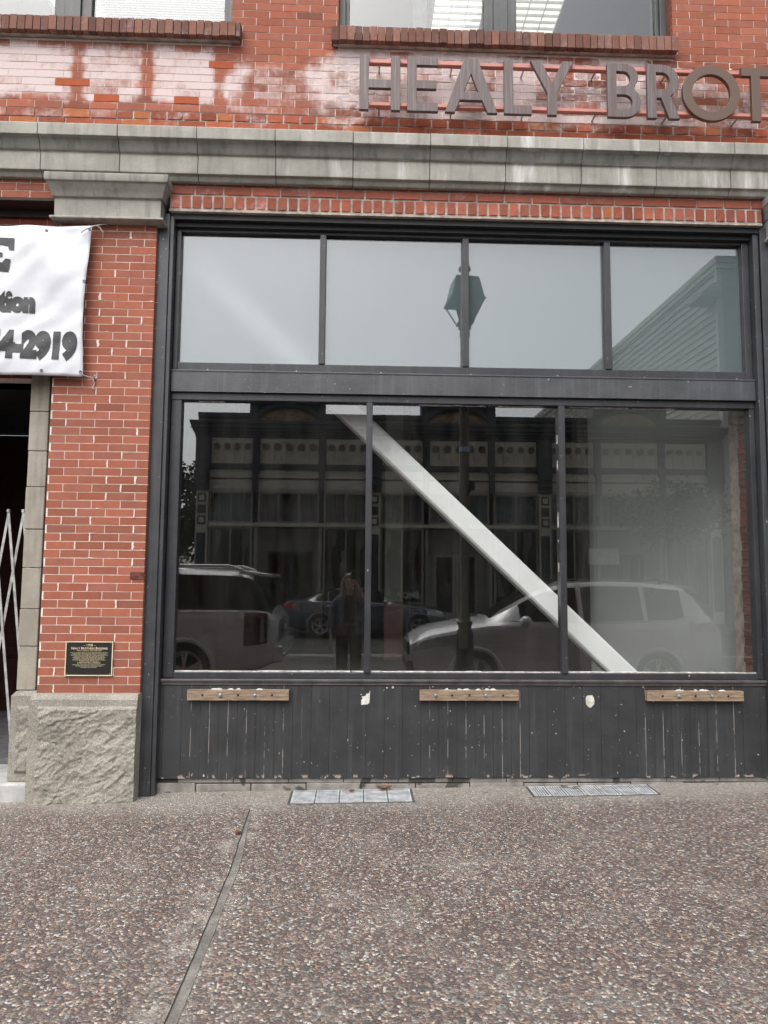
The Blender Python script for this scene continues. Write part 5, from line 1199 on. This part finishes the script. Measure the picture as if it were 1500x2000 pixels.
m = MB(); m.loft([[(4.72,-.66,1.80),(4.72,.66,1.80),(4.72,.66,1.845),(4.72,-.66,1.845)],[(5.22,-.63,1.725),(5.22,.63,1.725),(5.22,.63,1.775),(5.22,-.63,1.775)]]); m.build('rear_spoiler', WHT, c2, bevel=.012)
m = MB(); m.box(5.27,5.43,-.90,.90,.50,.74); m.box(5.38,5.46,-.72,.72,.56,.62); m.build('rear_bumper', WHT, c2, bevel=.04)
m = MB(); m.box(5.33,5.365,-.30,.30,.90,1.04); m.build('plate_recess', TRIM, c2, bevel=.01)
m = MB(); m.box(5.366,5.374,-.15,.15,.92,1.0); m.build('number_plate', PLT, c2)
m = MB(); m.box(-.03,.06,-.60,.60,.62,1.0); m.build('grille', TRIM, c2, bevel=.03)
# --- dark sedan across the street
ds = dict(L=4.64, wr=.56, gh=.44, crown=.05, headm=HEADL, tailm=REDL, lamps=lambda x, z: 'tail_light' if x > 4.30 and .83 < z < 1.0 else ('headlight' if .03 < x < .55 and .60+.10*x < z < .74+.12*x else None), plan=[(0,.62),(.12,.78),(.45,.87),(1.2,.905),(3.6,.905),(4.2,.86),(4.5,.80),(4.64,.70)], bottom=[(0,.40),(.15,.22),(.6,.18),(4.1,.20),(4.5,.30),(4.64,.42)],
  belt=[(0,.66),(.12,.74),(.4,.82),(1.3,.95),(1.7,.95),(3.0,.97),(3.8,1.01),(4.3,1.04),(4.56,1.02),(4.64,.90)],
  roof=[(0,.66),(.4,.825),(1.25,.95),(1.45,1.0),(2.05,1.34),(2.45,1.43),(2.9,1.435),(3.3,1.37),(3.75,1.20),(4.12,1.05),(4.3,1.045),(4.56,1.025),(4.64,.90)],
  side=[(1.75,2.58),(2.66,3.36),(3.40,3.72)], ws=(1.35,2.15), rear=(3.2,4.05), axles=(.78,3.60), arch=.36, wr_z=.335, R=.335, paint=GRY, rim=RIM)
c3, V_, X_ = car('sedan', 'dark blue grey sedan parked across the street, mirrored behind the photographer', (2.54,-15.61,ROAD), math.pi, ds)
for sg in (1,-1):
    m = MB(); m.ell((1.75,sg*.98,1.02),(.08,.10,.065),12,8); m.build('mirror', GRY, c3, smooth=50)
    for xx in (2.4,3.25): m = MB(); m.tube([(xx,sg*.90,.88),(xx+.03,sg*.925,.885),(xx+.17,sg*.925,.885),(xx+.20,sg*.90,.885)], .012, 8); m.build('door_handle', CHR, c3, smooth=50)
    m = MB(); m.tube([(1.5,sg*.865,.975),(2.4,sg*.86,.98),(3.6,sg*.85,1.02)], .008, 6); m.build('window_trim', CHR, c3, smooth=50)
m = MB(); m.box(-.02,.04,-.40,.40,.44,.64); m.build('grille', TRIM, c3, bevel=.02)
m = MB(); m.box(4.60,4.665,-.26,.26,.70,.82); m.build('number_plate', PLT, c3, bevel=.005)
# ================================================================== the photographer between the parked cars
per = thing('person', 'person with long hair and open denim jacket photographing with a raised phone', 'person', (-.135,-5.58,ROAD))
def skin(verts, edges, radii, lv=2):
    me = bpy.data.meshes.new('tmp_skin'); me.from_pydata(verts, edges, []); o = bpy.data.objects.new('tmp_skin', me); COL.objects.link(o)
    m = o.modifiers.new('s', 'SKIN'); sv = me.skin_vertices[0].data
    for i, r_ in enumerate(radii): sv[i].radius = r_ if isinstance(r_, tuple) else (r_, r_)
    sv[0].use_root = True
    m.use_smooth_shade = True; s2 = o.modifiers.new('d', 'SUBSURF'); s2.levels = lv; s2.render_levels = lv
    dg = bpy.context.evaluated_depsgraph_get(); out = bpy.data.meshes.new_from_object(o.evaluated_get(dg)); bpy.data.objects.remove(o); bpy.data.meshes.remove(me); return out
def chain(nodes):
    V, E_, R_ = [], [], []
    for key, p, r_, par in nodes:
        V.append(p); R_.append(r_)
        if par is not None: E_.append((par, len(V)-1))
    return V, E_, R_
# joints (x right, y towards the shop, z up); right arm raised with the phone in front of the face
HX = .06
def limb(pts): return pts
body = MB()
nodes = [('pelvis',(0,0,.95),(.155,.115),None),('waist',(0,.0,1.10),(.135,.10),0),('chest',(0,.0,1.30),(.165,.115),1),('top',(0,.0,1.43),(.13,.09),2),('neck',(0,.015,1.52),.055,3),('skull',(0,.03,1.60),.052,4),
 ('hipL',(-.095,0,.88),.098,0),('kneeL',(-.10,.02,.50),.060,6),('ankL',(-.105,-.01,.10),.042,7),('footL',(-.11,.10,.045),.040,8),('toeL',(-.115,.17,.035),.032,9),
 ('hipR',(.095,0,.88),.098,0),('kneeR',(.10,.02,.50),.060,11),('ankR',(.105,-.01,.10),.042,12),('footR',(.11,.10,.045),.040,13),('toeR',(.115,.17,.035),.032,14),
 ('shL',(-.165,.0,1.395),.050,3),('elL',(-.25,-.02,1.14),.045,16),('wrL',(-.285,.06,.92),.030,17),('palmL',(-.292,.085,.865),(.040,.020),18),
 ('shR',(.165,.0,1.395),.050,3),('elR',(.285,.15,1.30),.045,20),('wrR',(.125,.245,1.595),.030,21),('palmR',(.098,.262,1.650),(.040,.020),22)]
V, E_, R_ = chain(nodes); me = skin(V, E_, R_); body.mesh(me)
def head_fn(p):
    d = p-Vector((0,.035,1.665)); z = d.z
    x = d.x*(1-.22*max(0,(-z-.01)/.12)); y = d.y
    if y > 0: y *= (1-.10*abs(d.x)/.08)
    if z < -.06: y += .012*(1 if d.y > 0 else -.6)
    return (x, .035+y, 1.665+z)
body.ell((0,.035,1.665),(.077,.098,.122),22,16,fn=head_fn)
body.ell((0,.137,1.652),(.014,.020,.024),10,8); body.ell((0,.134,1.675),(.009,.012,.03),8,8); body.ell((0,.120,1.602),(.026,.012,.009),10,6); body.ell((0,.108,1.562),(.03,.022,.02),10,8)
for sg in (-1,1): body.ell((sg*.079,.02,1.66),(.010,.018,.03),8,8); body.ell((sg*.032,.112,1.697),(.022,.012,.007),8,6)
def fingers(base, dirs, curl, up, s_=1.0):
    for k, (o, L) in enumerate(dirs):
        b = Vector(base)+Vector(o); d1, d2, d3 = [Vector(c).normalized() for c in curl[k]]
        pts = [b-d1*.02, b, b+d1*L*.45, b+d1*L*.45+d2*L*.32, b+d1*L*.45+d2*L*.32+d3*L*.25]
        mm = skin([tuple(p) for p in pts], [(i,i+1) for i in range(4)], [.0095,.0095,.0085,.0078,.0066], 1); body.mesh(mm)
# phone hand: fingers round the back of the phone, thumb on its near edge
fingers((.083,.275,1.663), [((.010,.0,.030),.078),((.012,.004,.010),.084),((.010,.004,-.010),.080),((.004,.002,-.030),.064)], [((-1,.25,.22),(-1,.0,.1),(-.9,-.35,.0)),((-1,.25,.10),(-1,.0,.05),(-.9,-.35,.0)),((-1,.25,0),(-1,.0,0),(-.9,-.35,0)),((-1,.25,-.12),(-1,.0,-.05),(-.9,-.35,0))], None)
fingers((.098,.245,1.635), [((-.01,-.012,.0),.060)], [((-.6,-.35,.55),(-.75,-.1,.5),(-.8,.1,.4))], None)
# hanging hand, lightly curled round a folded paper
fingers((-.295,.10,.838), [((0,.024,0),.070),((0,.008,-.004),.078),((0,-.008,-.003),.074),((0,-.024,0),.058)], [((.05,.10,-1),(.35,.10,-.9),(.8,.05,-.4)),((.05,.05,-1),(.35,.05,-.9),(.8,0,-.4)),((.05,0,-1),(.35,0,-.9),(.8,0,-.4)),((.05,-.05,-1),(.35,-.05,-.9),(.8,-.05,-.4))], None)
fingers((-.285,.115,.868), [((.004,.006,0),.056)], [((.35,.6,-.7),(.35,.3,-.9),(.3,.0,-1))], None)
SKIN = mat('warm_skin', (.42,.28,.22), .55, var=.08)
o = body.build('body', SKIN, per, smooth=60); md = o.modifiers.new('join', 'REMESH'); md.mode = 'VOXEL'; md.voxel_size = .0055; md.use_smooth_shade = True
for sg in (-1,1):
    q = MB(); q.ell((sg*.031,.1245,1.679),(.0125,.008,.0065),10,8); q.build('eye', mat('dark_eye', (.03,.02,.015), .2), per, smooth=60)
# trousers, top, jacket, shoes, hair
q = MB(); V, E_, R_ = chain([('p',(0,0,.97),(.172,.130),None),('w',(0,0,1.06),(.160,.122),0),('hl',(-.10,0,.84),.122,0),('kl',(-.105,.015,.48),.098,2),('al',(-.110,-.005,.07),.095,3),('hr',(.10,0,.84),.122,0),('kr',(.105,.015,.48),.098,5),('ar',(.110,-.005,.07),.095,6)])
q.mesh(skin(V, E_, R_)); q.build('trousers', mat('dark_olive_cloth', (.045,.042,.034), .9, var=.15, vs=7), per, smooth=60)
q = MB(); V, E_, R_ = chain([('w',(0,0,1.0),(.168,.128),None),('b',(0,.004,1.12),(.155,.120),0),('c',(0,.004,1.30),(.180,.130),1),('t',(0,.0,1.43),(.160,.108),2),('n',(0,.008,1.50),.075,3)])
q.mesh(skin(V, E_, R_)); q.build('shirt', mat('black_knit', (.025,.025,.026), .9), per, smooth=60)
DEN = mat('grey_blue_denim', (.12,.145,.175), .9, var=.25, vs=9, bump=.4)
q = MB()
def jk(u, v):                                                 # open jacket shell, front edges apart
    a = RAD(62+u*(360-124)+90-0) if False else RAD(90+26+u*308); z = .86+.635*v; w_ = interp([(0,.225),(.25,.205),(.6,.205),(.85,.215),(.95,.190),(1,.125)], v); d_ = interp([(0,.165),(.3,.145),(.7,.150),(.9,.128),(1,.092)], v)
    f = .010*math.sin(a*7+v*5)*(1-v); op = .05*(1-v)*(1 if abs(u-.5) > .46 else 0)
    return ((w_+f)*math.cos(a), (d_+f)*math.sin(a)+op*.3, z)
q.grid(jk, 46, 18); o = q.build('jacket', DEN, per, smooth=70, fix=False); md = o.modifiers.new('thickness','SOLIDIFY'); md.thickness = .012
for nm, pts, rr in (('l', [(-.150,.0,1.425),(-.225,-.015,1.28),(-.262,-.02,1.13),(-.28,.03,1.02),(-.290,.062,.935)], [.098,.080,.070,.062,.057]), ('r', [(.150,.0,1.425),(.235,.075,1.355),(.292,.152,1.298),(.265,.17,1.345),(.24,.187,1.395)], [.098,.080,.072,.064,.060])):
    q = MB(); q.mesh(skin(pts, [(i,i+1) for i in range(4)], rr, 2)); q.build('sleeve', DEN, per, smooth=60)
q = MB(); q.tube([(-.12,.06,1.47),(-.09,-.06,1.505),(.09,-.06,1.505),(.12,.06,1.47)], .026, 8); q.build('collar', DEN, per, smooth=60)
q = MB()
def hair(p):
    d = p-Vector((0,.015,1.685)); k = max(0, -d.z-.02)
    x = d.x*(1+.15*k); y = d.y
    if y > .035: y = .035+(y-.035)*min(1, max(.30, .30+(d.z-.015)*16))
    return (x+.006*math.sin(d.z*55+d.x*40), .015+y, 1.685+d.z+.004*math.sin(d.x*90))
q.ell((0,.018,1.690),(.098,.120,.122),26,16,fn=hair)
for sg in (-1,1):
    for k in range(5):
        x = sg*(.082+.008*k); y = .030-.026*k
        q.tube([(x*.9,y,1.73),(x*1.10,y+.008,1.62),(x*1.16,y+.03+.004*k,1.50),(x*1.20+.004*k,y+.085,1.40),(x*1.12,y+.095,1.31-.015*k)], [.014,.021,.021,.016,.005], 8)
q.build('hair', mat('reddish_fair_hair', (.17,.105,.065), .6, var=.35, vs=30, stretch=(3,3,.5)), per, smooth=60)
for sg in (-1,1):
    q = MB(); q.ell((sg*.11,.075,.045),(.052,.145,.045),14,8); q.box(sg*.11-.048,sg*.11+.048,-.07,.20,.0,.018); q.build('shoe', mat('dark_shoe', (.03,.028,.026), .7), per, smooth=50)
bag = thing('shoulder_bag', 'small brown shoulder bag hanging at the photographer hip on a thin strap', 'bag', (-.135,-5.58,ROAD))
q = MB(); q.box(-.175,-.02,.155,.215,.86,1.0); q.build('pouch', mat('brown_leather', (.15,.085,.055), .6, var=.2), bag, bevel=.022, seg=3)
q = MB(); q.box(-.17,-.025,.2155,.222,.93,.995); q.build('flap', mat('brown_leather', (.15,.085,.055), .6), bag, bevel=.003)
q = MB(); q.tube([(-.03,.185,.99),(.02,.165,1.15),(.10,.15,1.36),(.125,.09,1.48),(.115,-.02,1.50),(.06,-.14,1.36),(-.10,-.17,1.10),(-.20,-.05,1.0),(-.17,.17,.99)], .006, 6); q.build('strap', mat('brown_leather', (.15,.085,.055), .6), bag, smooth=60)
ph = thing('phone', 'dark phone held up in front of the photographer face', 'phone', (-.072,-5.328,1.637))
q = MB(); q.box(-.038,.038,-.0085,-.0005,-.076,.076); q.build('case', mat('phone_case', (.02,.02,.022), .4), ph, bevel=.004)
q = MB(); q.box(-.034,-.004,-.0004,.001,.034,.070); q.build('camera_island', mat('phone_case', (.02,.02,.022), .4), ph)
pp = MB(); pp.box(-.012,.012,-.055,.055,-.09,.09); o = pp.build('folded_paper', mat('white_folded_paper', (.65,.64,.60), .8), None, bevel=.002); o.location = (-.135-.275,-5.58+.115,ROAD+.775); o.rotation_euler = (RAD(12),RAD(8),0)
tag(o, 'pale folded paper held low in the photographer other hand', 'paper')
